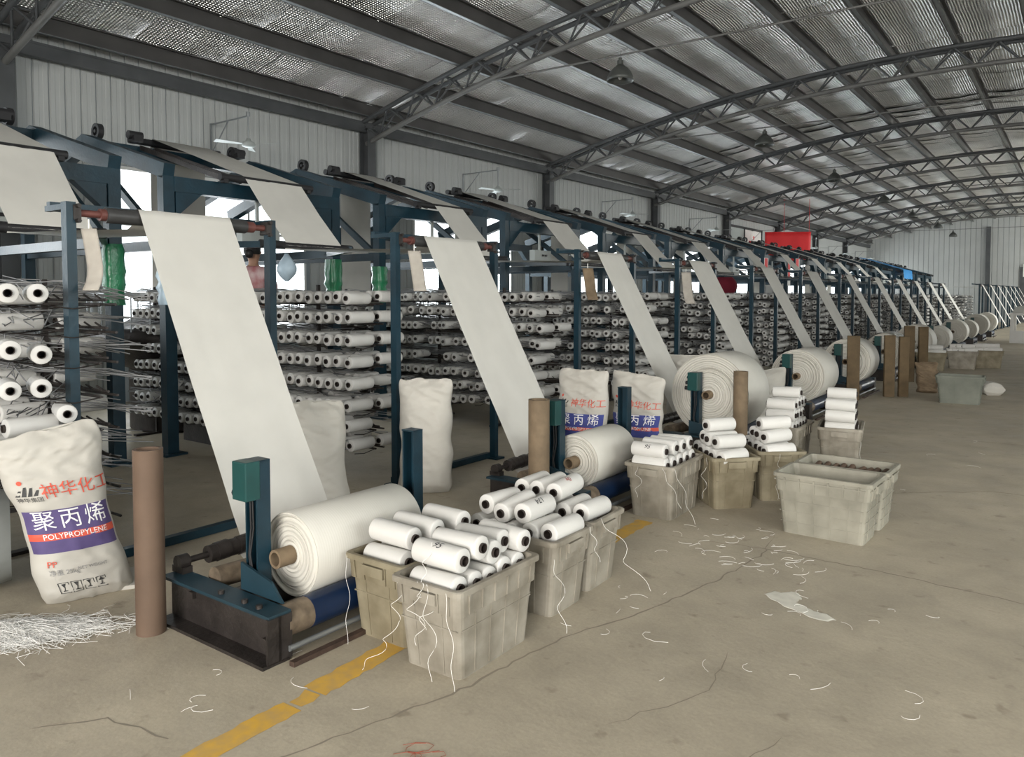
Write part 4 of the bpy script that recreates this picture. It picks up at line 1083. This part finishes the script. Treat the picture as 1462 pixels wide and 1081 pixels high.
# paper tags on frame posts, pale blue bag
def tagsheet(x, y, z, w_, h_, deg, m, label):
    b = MB(); b.loft([[Vector((w_ * (i / 6 - .5) + .012 * math.sin(j / 8 * 2.2) + .03 * j / 8, -.006 * math.sin(PI * i / 6) - .07 * max(0, j / 8 - .6) ** 2 * 6, -h_ * j / 8)) for i in range(7)] for j in range(9)], closed=False)
    o = b.build('paper_tag', m); o.location = (x, y, z); o.rotation_euler.z = R(deg); sd = o.modifiers.new('thick', 'SOLIDIFY'); sd.thickness = .003
    MB().cyl((0, 0, -.01), (0, .0, .05), .004, 5).build('string', 'thread', o)
    return tag(o, label, 'paper tag')
tagsheet(-4.27, 1.985, 1.86, .085, .33, 35, 'paper', 'curled paper record sheet hanging from the first frame post')
tagsheet(-4.27, CS[2] - .52, 1.80, .12, .34, 50, 'card2', 'brown card hanging from the third frame post')
tagsheet(-4.27, CS[3] - .50, 1.82, .14, .42, 50, 'paper', 'paper record sheet hanging from the fourth frame post')
tagsheet(-4.27, CS[1] - .48, 1.86, .10, .32, 50, 'paper', 'paper record sheet hanging from the second frame post')
b = MB(); loops = []
for j in range(9):
    tt = j / 8; q = .02 + .10 * math.sin(PI * (tt ** 1.2)); loops.append([Vector((q * math.cos(a) * (1 + .1 * noise.noise(Vector((a, tt * 5, 0)))), q * .7 * math.sin(a), 1.93 - .28 * tt)) for a in (2 * PI * i / 20 for i in range(20))])
me = b.loft(loops, True, True, True).mesh('film_bag', 'lightblue'); fix_normals(me); o = link('film_bag', me); o.location = (-6.45, 4.92, 0); tag(o, 'pale blue plastic bag hanging above the bobbins', 'plastic bag')

# ================================================================== FAR END: packing tables, frames
t = empty('packing_table', (0, 0, 0))
MB().box((.2, 30.0, .92), (4.1, 1.5, .06)).build('table_top', 'white', t)
MB().box((.2, 29.3, .20), (4.0, .05, .40)).build('front_board', 'white', t)
for x in (-1.75, -.6, .6, 1.95):
    for y in (29.35, 30.65): MB().box((x, y, .445), (.09, .09, .89)).build('leg', 'white', t)
tag(t, 'long white packing table far down the aisle', 'table')
for i, (x, y, q, h_) in enumerate(((-1.5, 29.8, .27, .24), (-.82, 29.9, .36, .46), (.02, 30.0, .40, .38), (1.0, 29.9, .48, .42))):
    b = MB(); loops = []
    for j in range(8):
        tt = j / 7; rad_ = q * (1 - tt ** 2.2) ** .5 if tt < 1 else .02
        loops.append([Vector((x + rad_ * math.cos(a) * (1 + .12 * noise.noise(Vector((a * 1.5, tt * 3, i)))), y + rad_ * .9 * math.sin(a) * (1 + .12 * noise.noise(Vector((a * 1.5, tt * 3, i + 5)))), .952 + h_ * tt)) for a in (2 * PI * k / 24 for k in range(24))])
    o = b.loft(loops, True, True, True).build('cloth_pile', 'fabric'); tag(o, 'heap of white cloth on the far packing table, ' + ('smallest', 'tallest', 'flattest', 'rounded')[i] + ' one', 'cloth pile', 'cloth heaps on the packing table')
for i, px in enumerate((1400, 1412, 1423, 1432, 1440, 1446, 1452)):
    Y = 36.6 + 2.05 * i; tq = (px - 731) / FPX; d = fwd + rgt * tq; X = d.x / d.y * Y; dxx = X - FX
    o = clone(F0); o.location = (dxx, Y, 0); tag(o, 'narrow take-up frame, the %s one beyond the packing table' % ORD[i], 'frame', 'take-up frames facing the aisle')
    b = MB(); b.loft([[Vector((x, Y + v, z)) for x, z in ((X - 1.4, 1.9), (X - .05, 1.9), (X, 2.0), (X + .05, 1.95), (X + .9, .3))] for v in (-.22, 0, .22)], closed=False)
    tag(b.build('fabric_web', 'fabric'), 'narrow white web, the %s one beyond the packing table' % ORD[i], 'fabric', 'white fabric webs')

# ================================================================== FLOOR LITTER
rr = random.Random(3); b = MB()
for i in range(2600):                              # heap of waste fibre at the left
    u, v = rr.gauss(0, .26), rr.gauss(0, .09); x, y = -3.80 + u * .48 + v * .55, 1.32 + u * .60 - v * .45
    ll = rr.uniform(.06, .20); a = rr.uniform(0, 2 * PI); z = max(.003, .060 * math.exp(-(u / .3) ** 2 - (v / .12) ** 2) * rr.random() + .003)
    b.tube([(x + ll * (s_ - .5) * math.cos(a) + .02 * math.sin(s_ * 6 + i), y + ll * (s_ - .5) * math.sin(a) + .02 * math.cos(s_ * 5 + i), z + .012 * math.sin(PI * s_)) for s_ in (0, .25, .5, .75, 1)], .0011, 3)
tag(b.build('waste_fibre', 'thread'), 'white heap of waste fibre on the floor before the leaning sack', 'fibre heap', kind='stuff')
lines = []
for (cx, cy, n, sx, sy) in ((-1.72, 4.62, 26, .16, .16), (-1.55, 4.25, 16, .18, .12), (-1.25, 4.45, 10, .16, .08), (-1.0, 3.75, 8, .12, .12), (-1.75, 3.4, 6, .1, .1), (-2.25, 1.85, 5, .25, .1), (-1.5, 2.9, 5, .2, .1), (-.9, 3.0, 3, .1, .1), (-.5, 4.0, 3, .2, .2), (-1.2, 6.2, 6, .3, .4), (-.6, 8, 6, .4, .6), (-2.6, 1.55, 4, .15, .1), (-.5, 3.1, 2, .1, .1)):
    for i in range(n):
        x, y, a, ll = rr.gauss(cx, sx), rr.gauss(cy, sy), rr.uniform(0, 6.3), rr.uniform(.03, .12); kq = rr.uniform(-9, 9)
        lines.append([(x + ll * s_ * math.cos(a + kq * s_ * .3), y + ll * s_ * math.sin(a + kq * s_ * .3), .002 + .003 * math.sin(PI * s_)) for s_ in (0, .2, .4, .6, .8, 1)])
threads('thread_scraps', lines, 'white thread scraps scattered over the aisle floor', .0008)
lines = []
for i in range(7):
    a = rr.uniform(0, 6); x, y = -1.70 + rr.uniform(-.05, .05), 1.80 + rr.uniform(-.05, .05)
    lines.append([(x + .05 * math.cos(a + s_ * .7), y + .04 * math.sin(a + s_ * .9), .002 + .002 * (s_ % 2)) for s_ in range(7)])
threads('red_thread_tangle', lines, 'tangle of reddish thread on the bare floor', .0009, mat('red_brown_thread', (.30, .07, .04), .8))
pts = [(-1.249, 3.83), (-1.19, 3.78), (-1.11, 3.73), (-1.03, 3.70), (-.96, 3.665), (-.90, 3.67), (-.875, 3.715), (-.915, 3.75), (-.98, 3.745), (-1.04, 3.79), (-1.09, 3.815), (-1.075, 3.875), (-1.10, 3.94), (-1.14, 3.945), (-1.17, 3.90), (-1.215, 3.89)]
cx, cy = -1.08, 3.78; b = MB()
sub = []
for i, p in enumerate(pts):
    q = pts[(i + 1) % len(pts)]
    for s_ in (0, .33, .66): sub.append((p[0] + (q[0] - p[0]) * s_ + rr.uniform(-.006, .006), p[1] + (q[1] - p[1]) * s_ + rr.uniform(-.006, .006)))
b.loft([[Vector((x, y, .0008)) for x, y in sub], [Vector((x + (cx - x) * .05, y + (cy - y) * .05, .003)) for x, y in sub]]); b.add([(x + (cx - x) * .05, y + (cy - y) * .05, .003) for x, y in sub], [tuple(range(len(sub)))])
tag(b.build('powder_spill', 'spill'), 'white spilled paint patch on the bare concrete floor', 'spill')

# ================================================================== WORKER
def skin_mesh(name, verts, edges, radii, m, root=0, sub=2):
    me = bpy.data.meshes.new(name); me.from_pydata(verts, edges, []); me.materials.append(M[m])
    o = link(name, me); sk = o.modifiers.new('skin', 'SKIN'); sk.use_smooth_shade = True
    for i, r_ in enumerate(radii):
        s_ = me.skin_vertices[0].data[i]; s_.radius = (r_, r_) if not isinstance(r_, tuple) else r_; s_.use_root = i == root
    ss = o.modifiers.new('sub', 'SUBSURF'); ss.levels = sub; ss.render_levels = sub
    return o
P = empty('person', (-7.3, 5.12, .46), R(215))
V = [(0, 0, .86), (0, 0, 1.02), (0, 0, 1.18), (0, -.01, 1.30), (0, -.015, 1.37), (0, -.02, 1.42), (0, -.03, 1.50), (0, -.02, 1.57),
     (.16, 0, 1.30), (.21, -.06, 1.08), (.17, -.26, .98), (.15, -.33, .97), (-.16, 0, 1.30), (-.22, -.05, 1.08), (-.17, -.25, 1.0), (-.15, -.32, .99),
     (.09, 0, .80), (.10, 0, .44), (.10, .02, .07), (.10, -.12, .03), (-.09, 0, .80), (-.10, 0, .44), (-.10, .02, .07), (-.10, -.12, .03)]
Eg = [(0, 1), (1, 2), (2, 3), (3, 4), (4, 5), (5, 6), (6, 7), (3, 8), (8, 9), (9, 10), (10, 11), (3, 12), (12, 13), (13, 14), (14, 15), (0, 16), (16, 17), (17, 18), (18, 19), (0, 20), (20, 21), (21, 22), (22, 23)]
Rd = [(.15, .10), (.125, .09), (.15, .10), (.13, .085), .05, .055, (.078, .092), (.065, .075), .055, .042, .034, .03, .055, .042, .034, .03, .085, .055, .04, .035, .085, .055, .04, .035]
body = skin_mesh('body', V, Eg, Rd, 'skin'); body.parent = P
for s_ in (1, -1):                                # hands: palm and five bent fingers each
    hx, hy, hz = s_ * .15, -.35, .965 if s_ > 0 else .985
    for q in range(4):
        x = hx + s_ * (.024 - .016 * q); l_ = (.062, .072, .068, .055)[q]
        f = skin_mesh('finger', [(x, hy, hz), (x, hy - l_ * .55, hz - .006), (x, hy - l_, hz - .026)], [(0, 1), (1, 2)], [.009, .0085, .007], 'skin', 0, 1); f.parent = body
    f = skin_mesh('thumb', [(hx - s_ * .02, hy + .02, hz), (hx - s_ * .048, hy - .005, hz - .006), (hx - s_ * .058, hy - .034, hz - .016)], [(0, 1), (1, 2)], [.011, .010, .008], 'skin', 0, 1); f.parent = body
sh = skin_mesh('shirt', [V[i] for i in (0, 1, 2, 3, 4, 8, 9, 12, 13)], [(0, 1), (1, 2), (2, 3), (3, 4), (3, 5), (5, 6), (3, 7), (7, 8)], [(.165, .118), (.142, .105), (.165, .118), (.146, .10), .062, .07, .062, .07, .062], 'shirt'); sh.parent = P
tr = skin_mesh('trousers', [V[i] for i in (0, 16, 17, 18, 20, 21, 22)], [(0, 1), (1, 2), (2, 3), (0, 4), (4, 5), (5, 6)], [(.16, .115), .10, .072, .06, .10, .072, .06], 'trouser'); tr.parent = P
b = MB(); loops = []
for j in range(8):
    a = j / 7 * R(118); loops.append([Vector((.092 * math.sin(a) * math.cos(t_), -.005 + .105 * math.sin(a) * math.sin(t_) + (.012 if math.sin(t_) > 0 else 0) + (.03 * (j / 7) if math.sin(t_) < -.2 else 0), 1.545 + .105 * math.cos(a) + (.07 * (j / 7) * max(0, -math.sin(t_))))) for t_ in (2 * PI * i / 20 for i in range(20))])
b.loft(loops, True, True).build('hair', 'hair', P)
b = MB(); b.lathe([(.0, .05), (.035, .04), (.045, .0), (.035, -.04), (.0, -.05)], (0, .11, 1.50), 12); b.build('hair_bun', 'hair', P)
b = MB(); b.cyl((0, -.125, 1.50), (0, -.108, 1.525), .011, 8, r2=.007); b.build('nose', 'skin', P)
for s_ in (1, -1):
    b = MB(); b.cyl((s_ * .03, -.106, 1.525), (s_ * .03, -.118, 1.525), .009, 8); b.build('eye', 'hair', P)
    b = MB(); b.lathe([(.0, .02), (.008, .015), (.011, 0), (.008, -.015), (0, -.02)], (s_ * .083, -.01, 1.515), 8); b.build('ear', 'skin', P)
b = MB(); b.box((0, -.112, 1.462), (.045, .012, .008)); b.build('mouth', mat('lip', (.30, .10, .09), .5), P)
tag(P, 'person in pink and red top tending the loom, mostly hidden behind bobbins', 'person')
